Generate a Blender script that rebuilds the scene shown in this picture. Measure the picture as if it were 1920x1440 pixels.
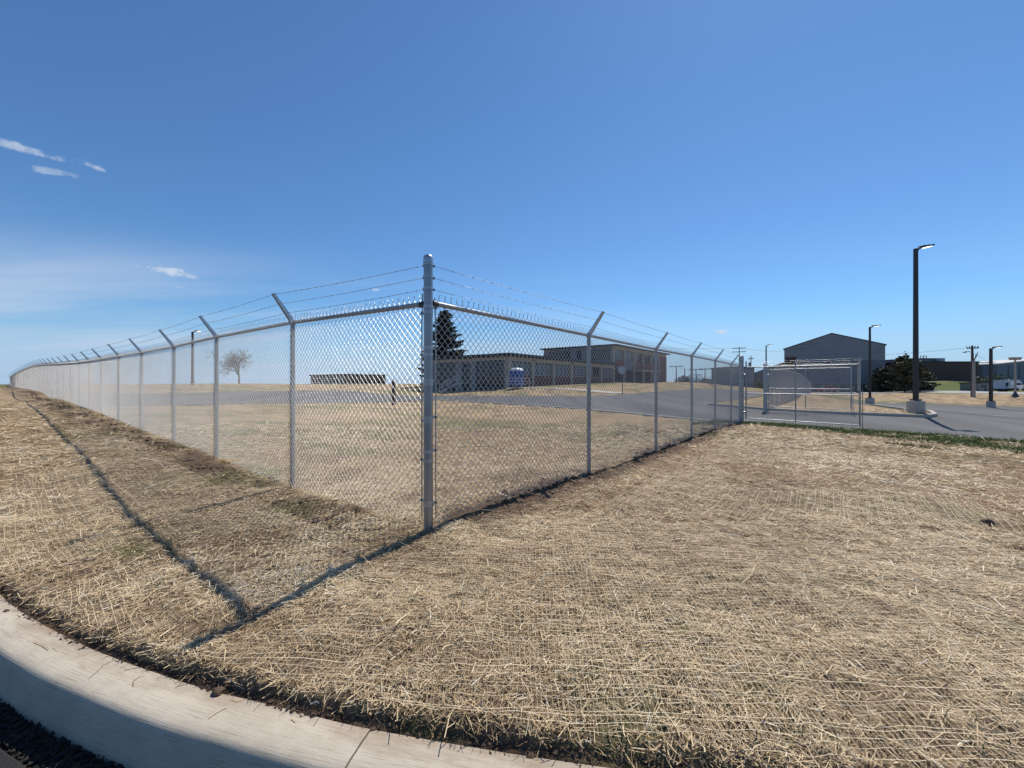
import bpy, bmesh, math, random
import numpy as np
from mathutils import Vector, Matrix
from mathutils.geometry import delaunay_2d_cdt

for o in list(bpy.data.objects):
    bpy.data.objects.remove(o, do_unlink=True)
scene = bpy.context.scene
COL = scene.collection
R = math.radians
rng = np.random.default_rng(7)
random.seed(7)

# ------------------------------------------------------------------ camera
F = 768.0          # focal length in pixels of the 1920 wide photograph
EYE = 1.204        # eye height above the ground at the fence corner
cam_d = bpy.data.cameras.new('camera')
cam_d.sensor_width = 36.0
cam_d.lens = F / 1920.0 * 36.0
cam_d.clip_start = 0.05
cam_d.clip_end = 6000
cam = bpy.data.objects.new('camera', cam_d)
COL.objects.link(cam)
cam.location = (0, 0, EYE)
cam.rotation_euler = (R(90), 0, 0)
scene.camera = cam

# ------------------------------------------------------------------ sun, sky, exposure
SUN_AZ = R(34.3)       # clockwise from +Y
SUN_EL = R(55.5)
SUN = Vector((math.sin(SUN_AZ) * math.cos(SUN_EL), math.cos(SUN_AZ) * math.cos(SUN_EL), math.sin(SUN_EL)))
sd = bpy.data.lights.new('sun', 'SUN')
sd.energy = 5.0
sd.angle = R(0.53)
sd.color = (1.0, 0.93, 0.82)
sun = bpy.data.objects.new('sun', sd)
COL.objects.link(sun)
sun.location = (30, 40, 60)
sun.rotation_euler = SUN.to_track_quat('Z', 'Y').to_euler()

world = bpy.data.worlds.new('World')
scene.world = world
world.use_nodes = True
wn, wl = world.node_tree.nodes, world.node_tree.links
wn.clear()
w_out = wn.new('ShaderNodeOutputWorld')
w_bg = wn.new('ShaderNodeBackground')
w_bg.inputs['Strength'].default_value = 0.102
sky = wn.new('ShaderNodeTexSky')
sky.sky_type = 'NISHITA'
sky.sun_disc = False
sky.sun_elevation = SUN_EL
sky.sun_rotation = SUN_AZ
sky.altitude = 250
sky.air_density = 1.0
sky.dust_density = 0.15
sky.ozone_density = 3.0
w_tc = wn.new('ShaderNodeTexCoord')

def wnode(t, **kw):
    n = wn.new(t)
    for k, v in kw.items():
        setattr(n, k, v)
    return n
def wmath(op, a, b=None, c=None, clamp=False):
    n = wnode('ShaderNodeMath', operation=op, use_clamp=clamp)
    for i, v in enumerate((a, b, c)):
        if v is None: continue
        if isinstance(v, (int, float)): n.inputs[i].default_value = v
        else: wl.new(v, n.inputs[i])
    return n.outputs[0]
def wdot(vec):
    n = wnode('ShaderNodeVectorMath', operation='DOT_PRODUCT')
    wl.new(w_tc.outputs['Generated'], n.inputs[0])
    n.inputs[1].default_value = vec
    return n.outputs['Value']
def wnoise(scale, detail, rough, mapscale=(1, 1, 1), rot=(0, 0, 0), vec=None):
    m = wnode('ShaderNodeMapping')
    m.inputs['Scale'].default_value = mapscale
    m.inputs['Rotation'].default_value = rot
    wl.new(vec if vec is not None else w_tc.outputs['Generated'], m.inputs['Vector'])
    n = wnode('ShaderNodeTexNoise')
    n.inputs['Scale'].default_value = scale
    n.inputs['Detail'].default_value = detail
    n.inputs['Roughness'].default_value = rough
    wl.new(m.outputs[0], n.inputs['Vector'])
    return n.outputs['Fac']
def smooth(v, a, b):
    n = wnode('ShaderNodeMapRange', interpolation_type='SMOOTHSTEP')
    wl.new(v, n.inputs['Value'])
    n.inputs['From Min'].default_value = a
    n.inputs['From Max'].default_value = b
    return n.outputs[0]
def pdir(x, y):
    return Vector(((x - 960) / F, 1.0, -(y - 720) / F)).normalized()
zc = wdot((0, 0, 1))
# thin cirrus veil low over the horizon, streaked along one wind direction
sepx = wnode('ShaderNodeSeparateXYZ'); wl.new(w_tc.outputs['Generated'], sepx.inputs[0])
den = wmath('ADD', wmath('MAXIMUM', zc, 0.0), 0.07)
cmb = wnode('ShaderNodeCombineXYZ')
wl.new(wmath('DIVIDE', sepx.outputs[0], den), cmb.inputs[0])
wl.new(wmath('DIVIDE', sepx.outputs[1], den), cmb.inputs[1])
veil_n = wnoise(0.55, 6, 0.55, (0.25, 1.0, 1.0), (0, 0, R(-20)), cmb.outputs[0])
veil_l = smooth(zc, 0.30, 0.10)
veil_w = smooth(wdot((0.94, -0.34, 0)), 0.15, -0.75)
veil = wmath('MULTIPLY', wmath('MULTIPLY', smooth(veil_n, 0.40, 0.66), veil_l),
             wmath('ADD', wmath('MULTIPLY', veil_w, 0.55), 0.14))
# small torn clouds
wisp_tex = wnoise(38, 8, 0.68, (1, 1, 1.7))
wisps = None
for (xa, ya, xb, yb, thick, amt) in [(-70, 248, 172, 312, 0.0075, 0.62), (128, 294, 202, 321, 0.006, 0.6), (45, 314, 150, 331, 0.0075, 0.42),
                                      (240, 498, 330, 510, 0.008, 0.75), (296, 505, 380, 522, 0.011, 0.8), (1330, 620, 1372, 623, 0.006, 0.9),
                                      (690, 542, 720, 544, 0.004, 0.55), (325, 536, 352, 540, 0.004, 0.4)]:
    a, b = pdir(xa, ya), pdir(xb, yb)
    c = (a + b).normalized()
    e1 = (b - a).normalized()
    e2 = c.cross(e1).normalized()
    half = (b - a).length * 0.56
    A = wmath('POWER', wmath('ABSOLUTE', wmath('DIVIDE', wdot(e1), half)), 2.0)
    B = wmath('POWER', wmath('ABSOLUTE', wmath('DIVIDE', wdot(e2), thick)), 2.0)
    front = wmath('GREATER_THAN', wdot(c), 0.0)
    env = wmath('SUBTRACT', 1.0, wmath('ADD', A, B), clamp=True)
    m = wmath('ADD', wmath('MULTIPLY', env, 0.42), wmath('MULTIPLY_ADD', wisp_tex, 1.7, -0.33))
    m = wmath('MULTIPLY', wmath('MULTIPLY', smooth(m, 0.62, 1.12), smooth(env, 0.0, 0.25)), amt)
    m = wmath('MULTIPLY', m, front)
    wisps = m if wisps is None else wmath('MAXIMUM', wisps, m)
cloud = wmath('MAXIMUM', veil, wisps)
w_mix = wnode('ShaderNodeMix', data_type='RGBA')
wl.new(cloud, w_mix.inputs[0])
w_tint = wnode('ShaderNodeMix', data_type='RGBA', blend_type='MULTIPLY')
w_tint.inputs[0].default_value = 1.0
w_tint.inputs[7].default_value = (0.69, 0.985, 1.22, 1)
wl.new(sky.outputs[0], w_tint.inputs[6])
wl.new(w_tint.outputs[2], w_mix.inputs[6])
w_mix.inputs[7].default_value = (6.6, 7.3, 8.4, 1)
w_haze = wnode('ShaderNodeMix', data_type='RGBA')
wl.new(wmath('MULTIPLY', smooth(zc, 0.16, 0.0), 0.8), w_haze.inputs[0])
wl.new(w_mix.outputs[2], w_haze.inputs[6])
w_haze.inputs[7].default_value = (3.9, 5.5, 8.0, 1)
wl.new(w_haze.outputs[2], w_bg.inputs['Color'])
wl.new(w_bg.outputs[0], w_out.inputs['Surface'])

vs = scene.view_settings
vs.view_transform = 'Standard'
vs.look = 'None'
vs.exposure = -0.04
vs.gamma = 1.0
vs.use_curve_mapping = False

# ------------------------------------------------------------------ small helpers
def hash2(ix, iy, seed):
    h = (ix.astype(np.int64) * 374761393 + iy.astype(np.int64) * 668265263 + seed * 982451653) & 0x7fffffff
    h = ((h ^ (h >> 13)) * 1274126177) & 0x7fffffff
    return ((h ^ (h >> 16)) & 0xffff) / 65535.0
def vnoise(x, y, seed=0):
    x = np.asarray(x, float); y = np.asarray(y, float)
    ix, iy = np.floor(x), np.floor(y)
    fx, fy = x - ix, y - iy
    fx = fx * fx * (3 - 2 * fx); fy = fy * fy * (3 - 2 * fy)
    a = hash2(ix, iy, seed); b = hash2(ix + 1, iy, seed)
    c = hash2(ix, iy + 1, seed); d = hash2(ix + 1, iy + 1, seed)
    return (a * (1 - fx) + b * fx) * (1 - fy) + (c * (1 - fx) + d * fx) * fy
def fbm(x, y, seed=0, oct=4):
    s = 0; a = 0.5; t = 0
    for i in range(oct):
        s = s + a * vnoise(x * 2 ** i, y * 2 ** i, seed + i); t += a; a *= 0.5
    return s / t
def sstep(v, a, b):
    t = np.clip((v - a) / (b - a), 0, 1)
    return t * t * (3 - 2 * t)
def P(x, y, d):
    """photo pixel + distance along the view axis -> world point"""
    return np.array([(x - 960) / F * d, d, EYE - (y - 720) / F * d])

# ------------------------------------------------------------------ plan of the place
CORNER = np.array([(803 - 960) / F * 3.49, 3.49])
U = np.array([0.6143, 0.7890])        # along the right-hand fence
V = np.array([-0.7889, 0.6145])       # along the left-hand fence
def left_depth(x): return 3.49 * 829.0 / (x + 26.0)
def right_depth(x): return 3.49 * 755.0 / (1558.0 - x)

left_ground = [(549, 916), (406, 856), (326, 829), (265.5, 806), (190.5, 776), (119, 750), (78, 733.8), (55, 729.5), (40, 727.6), (29, 726.2), (20.4, 729.5)]
right_ground = [(1104, 888), (1230, 844), (1297, 820), (1341, 803), (1371, 796), (1390, 793)]
ctrl = [(CORNER[0], CORNER[1], 0.0)]
for x, y in left_ground:
    p = P(x, y, left_depth(x)); ctrl.append(tuple(p))
    off = U * -4.0; ctrl.append((p[0] + off[0], p[1] + off[1], p[2] - 0.13))
    off = U * -9.0; ctrl.append((p[0] + off[0], p[1] + off[1], p[2] - 0.35))
    if x > 100:
        off = U * 3.0; ctrl.append((p[0] + off[0], p[1] + off[1], p[2] - 0.08))
for x, y in right_ground:
    ctrl.append(tuple(P(x, y, right_depth(x))))
for x, y, d in [(1920, 833, 11.2), (1660, 811, 13.3), (1756, 783, 17.0), (1435, 772, 21.4), (1600, 776, 19.2),
                (1717, 772, 18.5), (1629, 756, 39), (1858, 763, 38), (1920, 797, 18),
                (1327, 759, 27), (1330, 790, 16.5), (1200, 778, 19.5), (1000, 760, 28), (817, 749, 38), (640, 757, 30),
                (400, 760, 32), (820, 800, 14), (1000, 800, 14), (650, 800, 14),
                (1000, 741, 38), (1167, 739, 38), (817, 741, 46), (1227, 733, 45), (1293, 728, 55), (1337, 727, 60),
                (953, 727, 48), (870, 734, 50), (800, 736, 52), (1150, 717, 71), (1246, 716, 93), (700, 731, 52), (600, 731, 56),
                (640, 721, 78), (760, 722, 75), (450, 719, 72), (250, 721, 66), (350, 727, 50), (450, 730, 50),
                (1400, 735, 70), (1470, 735, 107), (1660, 735, 95), (1900, 735, 90), (1700, 751, 50), (1700, 738, 75),
                (1560, 744, 45), (1527, 736, 85), (1780, 733, 84), (1780, 714, 106), (1860, 733, 95), (1320, 718, 90),
                (1100, 722, 56), (2200, 770, 40), (2300, 860, 12)]:
    ctrl.append(tuple(P(x, y, d)))
for a in range(0, 360, 20):
    for r_, z_ in ((230, -0.7), (700, -0.8)):
        ctrl.append((r_ * math.sin(R(a)), r_ * math.cos(R(a)), z_))
for x, y, z in [(-3.4, 2.95, -0.17), (-2.1, 2.35, -0.17), (-1.4, 2.05, -0.17), (-.55, 1.85, -0.17), (.1, 1.72, -0.17),
                (1.0, 1.6, -0.17), (2.2, 1.55, -0.18), (3.6, 1.6, -0.20), (3.0, 3.2, -0.12), (1.2, 2.7, -0.10), (6, 4, -0.25),
                (5.5, 8, -0.2), (4, 5.5, -0.13), (9, 8, -0.33), (-5, 3.6, -0.18), (0, -6, -0.5), (8, -2, -0.5), (-9, -2, -0.5)]:
    ctrl.append((x, y, z))
ctrl = np.array(ctrl)
def phi(r2): return np.sqrt(r2 + 6.0)
_A = phi(((ctrl[:, None, :2] - ctrl[None, :, :2]) ** 2).sum(-1))
_n = len(ctrl)
_M = np.zeros((_n + 1, _n + 1)); _M[:_n, :_n] = _A - np.eye(_n) * 0.10; _M[_n, :_n] = 1; _M[:_n, _n] = 1
_W = np.linalg.solve(_M, np.concatenate([ctrl[:, 2], [0]]))
def Hbase(x, y):
    x = np.atleast_1d(np.asarray(x, float)).ravel(); y = np.atleast_1d(np.asarray(y, float)).ravel()
    out = np.empty(len(x))
    for i in range(0, len(x), 20000):
        xx, yy = x[i:i + 20000], y[i:i + 20000]
        out[i:i + 20000] = phi((xx[:, None] - ctrl[:, 0]) ** 2 + (yy[:, None] - ctrl[:, 1]) ** 2) @ _W[:_n] + _W[_n]
    rr = np.hypot(x, y)
    return out * sstep(rr, 1200, 600) + -0.9 * sstep(rr, 600, 1200)
def gp(x, y, dmax=260):
    """where the ray through a photo pixel meets the ground"""
    ds = np.geomspace(1.2, dmax, 500)
    zz = EYE - (y - 720) / F * ds
    hh = Hbase((x - 960) / F * ds, ds)
    k = np.argmax(zz <= hh)
    if zz[k] > hh[k]: k = len(ds) - 1
    d = ds[k]
    if k > 0:
        a0 = zz[k - 1] - hh[k - 1]; a1 = zz[k] - hh[k]
        if a0 != a1: d = ds[k - 1] + (ds[k] - ds[k - 1]) * a0 / (a0 - a1)
    X = (x - 960) / F * d
    return np.array([X, d, Hbase(X, d)[0]])

# street kerb: back edge of the kerb top
KZ = -0.216
kb = [(-60, 46.4), (-20, 15.25), (-9, 6.72), (-6.0, 4.45), (-4.5, 3.40)]
for x, y in [(0, 1113), (100, 1179), (195, 1224), (375, 1287), (480, 1313), (703, 1365), (1000, 1415)]:
    kb.append(((x - 960) / (y - 720) * 1.42, F / (y - 720) * 1.42))
kb += [(1.0, 1.445), (2.0, 1.37), (3.4, 1.36), (5.0, 1.6), (8.0, 2.6), (14, 6.0)]
kb = np.array(kb)
def catmull(p, n):
    out = []
    q = np.vstack([2 * p[0] - p[1], p, 2 * p[-1] - p[-2]])
    for i in range(1, len(q) - 2):
        for t in np.linspace(0, 1, n, endpoint=False):
            out.append(0.5 * ((2 * q[i]) + (-q[i - 1] + q[i + 1]) * t + (2 * q[i - 1] - 5 * q[i] + 4 * q[i + 1] - q[i + 2]) * t * t
                              + (-q[i - 1] + 3 * q[i] - 3 * q[i + 1] + q[i + 2]) * t ** 3))
    out.append(q[-2])
    return np.array(out)
KB = catmull(kb, 12)
def kerb_dist(x, y):
    """signed distance behind the kerb back edge (negative: kerb and street)"""
    k = np.interp(x, KB[:, 0], KB[:, 1])
    sl = np.interp(x, 0.5 * (KB[1:, 0] + KB[:-1, 0]), (KB[1:, 1] - KB[:-1, 1]) / (KB[1:, 0] - KB[:-1, 0]))
    return (y - k) / np.sqrt(1 + sl * sl)

# paved areas as polygons on the ground
def gpoly(pts): return np.array([gp(x, y)[:2] if len((x, y)) == 2 else None for x, y in pts])
GATE1 = np.array([(1390 - 960) / F * right_depth(1390), right_depth(1390)])
GATE2 = np.array([(1435 - 960) / F * right_depth(1435), right_depth(1435)])
DK0 = GATE1 + U * 0.35                          # near edge of the driveway at the gate
DK = [DK0 + V * 1.0, DK0, DK0 - V * 3.4, DK0 - V * 7.0, DK0 - V * 14.0 + U * 0.2]
inner_near = [gp(x, y)[:2] for x, y in [(150, 764), (400, 760), (560, 757), (700, 754.5), (817, 750), (900, 754.5), (1000, 760.5), (1100, 767.5), (1200, 777), (1290, 785.5), (1340, 790)]]
inner_far = [gp(x, y)[:2] for x, y in [(1345, 729), (1293, 730), (1227, 734.5), (1197, 737), (1163, 741), (1097, 743), (1000, 742), (900, 742), (817, 742), (740, 740), (690, 735.5), (600, 732), (450, 733), (150, 735)]]
isl_near = [gp(x, y)[:2] for x, y in [(1327, 759.5), (1390, 765), (1435, 769), (1500, 773), (1600, 778), (1700, 782), (1745, 784)]]
isl_tip = [gp(x, y)[:2] for x, y in [(1758, 781), (1752, 776)]]
isl_far = [gp(x, y)[:2] for x, y in [(1700, 769), (1640, 760.5), (1590, 753.5), (1550, 748)]]
isl_left = [gp(x, y)[:2] for x, y in [(1370, 750), (1345, 753)]]
lot_far = [gp(x, y)[:2] for x, y in [(1600, 752.5), (1640, 755.0), (1700, 756.5), (1800, 759), (1920, 762.5), (2200, 770)]]
back_lot = [gp(x, y)[:2] for x, y in [(1345, 753), (1370, 750), (1400, 748), (1422, 744), (1432, 736), (1400, 729), (1345, 729)]]
POLYS = {
    'inner_road': np.array(inner_near + [DK[0], DK[1]] + [isl_near[1], isl_near[0]] + [isl_left[1], isl_left[0]] + [gp(1400, 747)[:2], gp(1425, 742)[:2], gp(1430, 735)[:2]] + inner_far),
    'parking_lot': np.array(DK[1:] + [gp(2300, 790)[:2], lot_far[-1]] + lot_far[::-1][1:] + isl_far[::-1][1:] + isl_tip[::-1] + isl_near[::-1][:-1]),
}
def inpoly(x, y, poly):
    x = np.asarray(x); y = np.asarray(y)
    c = np.zeros(x.shape, bool)
    n = len(poly)
    for i in range(n):
        x0, y0 = poly[i]; x1, y1 = poly[(i + 1) % n]
        if y0 == y1: continue
        m = ((y0 > y) != (y1 > y)) & (x < (x1 - x0) * (y - y0) / (y1 - y0) + x0)
        c ^= m
    return c
def polydist(x, y, poly, closed=True):
    best = np.full(np.shape(x), 1e9)
    n = len(poly)
    for i in range(n if closed else n - 1):
        a = poly[i]; b = poly[(i + 1) % n]
        ab = b - a; L = max((ab ** 2).sum(), 1e-9)
        t = np.clip(((x - a[0]) * ab[0] + (y - a[1]) * ab[1]) / L, 0, 1)
        best = np.minimum(best, np.hypot(x - a[0] - t * ab[0], y - a[1] - t * ab[1]))
    return best
def road_mask(x, y):
    m = np.zeros(np.shape(x), bool)
    for p in POLYS.values(): m |= inpoly(x, y, p)
    return m
def lumps(x, y):
    """small bumps of the straw mat and soil"""
    return (fbm(x * 2.1, y * 2.1, 3, 3) - 0.5) * 0.055 + (fbm(x * 8.5, y * 8.5, 11, 2) - 0.5) * 0.030
def H(x, y):
    x = np.atleast_1d(np.asarray(x, float)).ravel(); y = np.atleast_1d(np.asarray(y, float)).ravel()
    z = Hbase(x, y)
    rr = np.hypot(x, y)
    z = z + lumps(x, y) * sstep(rr, 45, 12)
    kd = kerb_dist(x, y)
    near = rr < 70
    # lip of the mat just behind the kerb, bare soil in front of it, drop under kerb and street
    lip = sstep(kd, 0.0 + 0.05 * fbm(x * 3, y * 3, 5, 2), 0.07)
    z = np.where(near & (kd < 0.4), np.minimum(z, KZ - 0.012 + 0.03 * (fbm(x * 14, y * 14, 21, 2) - 0.3)) * (1 - lip) + z * lip, z)
    z = np.where(near & (kd < -0.02), KZ - 0.235, z)
    z = np.where(near & (kd < -0.50), KZ - 0.60, z)
    return z
def H1(x, y): return float(H(x, y)[0])

# ------------------------------------------------------------------ materials
def mat(name, color, rough=0.6, metal=0.0, var=0.12, vscale=3.0, bump=0.0, bscale=40.0, spec=0.5, emit=None, coords='Object', detail=6):
    m = bpy.data.materials.new(name); m.use_nodes = True
    nt = m.node_tree; n, l = nt.nodes, nt.links
    b = n['Principled BSDF']
    b.inputs['Roughness'].default_value = rough
    b.inputs['Metallic'].default_value = metal
    b.inputs['Specular IOR Level'].default_value = spec
    tc = n.new('ShaderNodeTexCoord')
    nz = n.new('ShaderNodeTexNoise'); nz.inputs['Scale'].default_value = vscale; nz.inputs['Detail'].default_value = detail
    l.new(tc.outputs[coords], nz.inputs['Vector'])
    mx = n.new('ShaderNodeMix'); mx.data_type = 'RGBA'
    l.new(nz.outputs['Fac'], mx.inputs[0])
    c = np.array(color)
    mx.inputs[6].default_value = tuple(np.clip(c * (1 - 2 * var), 0, 1)) + (1,)
    mx.inputs[7].default_value = tuple(np.clip(c * (1 + 2 * var), 0, 1)) + (1,)
    l.new(mx.outputs[2], b.inputs['Base Color'])
    if bump:
        n2 = n.new('ShaderNodeTexNoise'); n2.inputs['Scale'].default_value = bscale; n2.inputs['Detail'].default_value = 5
        l.new(tc.outputs[coords], n2.inputs['Vector'])
        bp = n.new('ShaderNodeBump'); bp.inputs['Strength'].default_value = bump; bp.inputs['Distance'].default_value = 0.02
        l.new(n2.outputs['Fac'], bp.inputs['Height']); l.new(bp.outputs[0], b.inputs['Normal'])
    if emit:
        b.inputs['Emission Color'].default_value = tuple(emit[0]) + (1,)
        b.inputs['Emission Strength'].default_value = emit[1]
    return m
M = {}
M['galv'] = mat('galvanised_pipe', (0.30, 0.315, 0.335), 0.36, 0.75, 0.10, 9.0, 0.06, 60)
M['wire'] = mat('galvanised_wire', (0.50, 0.505, 0.51), 0.42, 0.88, 0.06, 5.0)
M['barb'] = mat('barbed_wire_steel', (0.30, 0.31, 0.33), 0.42, 0.8, 0.08, 5.0)
M['arm'] = mat('pressed_steel_arm', (0.50, 0.52, 0.54), 0.34, 0.8, 0.08, 8.0)
M['band'] = mat('band_steel', (0.42, 0.44, 0.46), 0.42, 0.8, 0.1, 20.0)
M['bolt'] = mat('dark_bolt', (0.08, 0.08, 0.085), 0.5, 0.6, 0.1, 20)
M['bronze'] = mat('dark_bronze_paint', (0.030, 0.024, 0.024), 0.42, 0.1, 0.15, 2.0)
M['concrete'] = mat('concrete', (0.42, 0.39, 0.35), 0.85, 0, 0.12, 4, 0.3, 60)
M['cream'] = mat('cream_concrete_frame', (0.43, 0.38, 0.305), 0.85, 0, 0.08, 0.6)
M['fascia'] = mat('black_roof_fascia', (0.018, 0.017, 0.018), 0.6, 0, 0.2, 0.5)
M['blind'] = mat('pale_blind_glass', (0.15, 0.185, 0.20), 0.25, 0, 0.14, 0.45)
M['glass'] = mat('dark_window_glass', (0.020, 0.026, 0.034), 0.08, 0, 0.3, 0.3)
M['mullion'] = mat('dark_mullion', (0.03, 0.03, 0.033), 0.5)
M['brick'] = mat('red_brick', (0.155, 0.068, 0.055), 0.85, 0, 0.22, 2.5, 0.3, 18)
M['greywall'] = mat('grey_stucco', (0.25, 0.25, 0.25), 0.85, 0, 0.06, 0.5)
M['darkwall'] = mat('dark_plinth', (0.06, 0.06, 0.065), 0.8, 0, 0.1, 0.8)
M['blue'] = mat('blue_plastic', (0.012, 0.07, 0.30), 0.4, 0, 0.08, 2)
M['whiteplastic'] = mat('white_plastic', (0.75, 0.77, 0.78), 0.4, 0, 0.04, 2)
M['rail'] = mat('pale_handrail', (0.55, 0.55, 0.54), 0.4, 0.5, 0.05, 3)
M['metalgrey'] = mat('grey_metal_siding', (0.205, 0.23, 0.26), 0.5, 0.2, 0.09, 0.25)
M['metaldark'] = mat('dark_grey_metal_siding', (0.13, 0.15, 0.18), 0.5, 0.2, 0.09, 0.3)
M['trim'] = mat('dark_trim', (0.05, 0.055, 0.065), 0.5)
M['brownwall'] = mat('dark_brown_brick', (0.085, 0.058, 0.05), 0.85, 0, 0.12, 1.2, 0.2, 10)
M['bluegrey'] = mat('blue_grey_cladding', (0.16, 0.19, 0.235), 0.6, 0, 0.08, 0.3)
M['paleclad'] = mat('pale_cladding', (0.48, 0.48, 0.46), 0.7, 0, 0.06, 0.5)
M['wood'] = mat('weathered_pole_wood', (0.075, 0.055, 0.045), 0.85, 0, 0.2, 3)
M['palepole'] = mat('pale_pole', (0.33, 0.31, 0.29), 0.8, 0, 0.1, 2)
M['marker'] = mat('brown_marker_post', (0.075, 0.022, 0.018), 0.55, 0, 0.12, 4)
M['signback'] = mat('aluminium_sign_back', (0.42, 0.43, 0.46), 0.45, 0.4, 0.05, 3)
M['screen'] = mat('green_privacy_screen', (0.012, 0.045, 0.042), 0.8, 0, 0.12, 0.6)
M['carpaint'] = mat('red_car_paint', (0.30, 0.03, 0.05), 0.25, 0.2, 0.03, 2)
M['rubber'] = mat('black_rubber', (0.02, 0.02, 0.02), 0.8)
M['tarp'] = mat('silver_blue_tarp', (0.33, 0.40, 0.50), 0.45, 0.1, 0.10, 0.6)
M['bark'] = mat('dark_bark', (0.07, 0.055, 0.045), 0.9, 0, 0.2, 5)
M['twig'] = mat('grey_brown_twigs', (0.135, 0.122, 0.11), 0.9, 0, 0.15, 3)
M['needle'] = mat('dark_spruce_needles', (0.045, 0.058, 0.034), 0.55, 0, 0.45, 0.9)
M['needle2'] = mat('brownish_conifer_needles', (0.105, 0.098, 0.055), 0.6, 0, 0.4, 0.5)
M['leaf'] = mat('spring_leaves', (0.085, 0.10, 0.040), 0.7, 0, 0.35, 0.7)
M['grass'] = mat('fresh_grass', (0.045, 0.085, 0.018), 0.65, 0, 0.35, 3.0)
M['soil'] = mat('turned_soil', (0.105, 0.070, 0.047), 0.95, 0, 0.30, 12, 0.5, 50)
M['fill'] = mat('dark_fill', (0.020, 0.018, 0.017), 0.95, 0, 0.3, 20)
M['tape'] = mat('yellow_tape', (0.55, 0.30, 0.02), 0.5)
M['paint'] = mat('white_road_paint', (0.62, 0.62, 0.60), 0.7, 0, 0.12, 6)
M['lampglow'] = mat('lit_lamp_lens', (0.9, 0.85, 0.75), 0.4, emit=((1.0, 0.93, 0.82), 3.0))

# ground: straw mat over soil, with green where grass came through (masks are where grass, soil and straw lie)
def ground_material():
    m = bpy.data.materials.new('straw_mulched_ground'); m.use_nodes = True
    nt = m.node_tree; n, l = nt.nodes, nt.links
    b = n['Principled BSDF']; b.inputs['Roughness'].default_value = 0.95; b.inputs['Specular IOR Level'].default_value = 0.15
    geo = n.new('ShaderNodeNewGeometry')
    def attr(a):
        k = n.new('ShaderNodeAttribute'); k.attribute_name = a; return k.outputs['Fac']
    def noise(sc, det=8, ro=0.6, mp=(1, 1, 1), rz=0):
        mm = n.new('ShaderNodeMapping'); mm.inputs['Scale'].default_value = mp; mm.inputs['Rotation'].default_value = (0, 0, rz)
        l.new(geo.outputs['Position'], mm.inputs['Vector'])
        k = n.new('ShaderNodeTexNoise'); k.inputs['Scale'].default_value = sc; k.inputs['Detail'].default_value = det; k.inputs['Roughness'].default_value = ro
        l.new(mm.outputs[0], k.inputs['Vector']); return k.outputs['Fac']
    def ramp(v, stops):
        k = n.new('ShaderNodeValToRGB'); e = k.color_ramp.elements
        while len(e) < len(stops): e.new(0.5)
        for q, (p, c) in zip(e, stops): q.position = p; q.color = tuple(c) + (1,)
        l.new(v, k.inputs['Fac']); return k.outputs['Color']
    def mix(f, a, c, bt='MIX'):
        k = n.new('ShaderNodeMix'); k.data_type = 'RGBA'; k.blend_type = bt
        for s, v in ((0, f), (6, a), (7, c)):
            if isinstance(v, (tuple, float)): k.inputs[s].default_value = v
            else: l.new(v, k.inputs[s])
        return k.outputs[2]
    fib1 = noise(26, 6, 0.75, (1.0, 5.0, 1), R(25)); fib2 = noise(26, 6, 0.75, (5.0, 1.0, 1), R(-20))
    fibm = n.new('ShaderNodeMath'); fibm.operation = 'MAXIMUM'; l.new(fib1, fibm.inputs[0]); l.new(fib2, fibm.inputs[1])
    straw = ramp(fibm.outputs[0], [(0.40, (0.15, 0.10, 0.054)), (0.56, (0.39, 0.295, 0.185)), (0.72, (0.63, 0.51, 0.35))])
    big = noise(0.35, 5, 0.6)
    tint = ramp(big, [(0.30, (0.80, 0.76, 0.72)), (0.5, (1.0, 0.98, 0.95)), (0.7, (1.12, 1.05, 1.0))])
    straw = mix(1.0, straw, tint, 'MULTIPLY')
    soil = ramp(noise(9, 8, 0.7), [(0.3, (0.055, 0.036, 0.024)), (0.7, (0.17, 0.115, 0.078))])
    green = ramp(noise(7, 8, 0.7), [(0.3, (0.045, 0.072, 0.016)), (0.6, (0.105, 0.13, 0.04)), (0.85, (0.26, 0.22, 0.11))])
    c = mix(attr('soil'), straw, soil)
    c = mix(attr('green'), c, green)
    l.new(c, b.inputs['Base Color'])
    bp = n.new('ShaderNodeBump'); bp.inputs['Strength'].default_value = 0.7; bp.inputs['Distance'].default_value = 0.02
    l.new(fibm.outputs[0], bp.inputs['Height']); l.new(bp.outputs[0], b.inputs['Normal'])
    return m
M['ground'] = ground_material()

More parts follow.
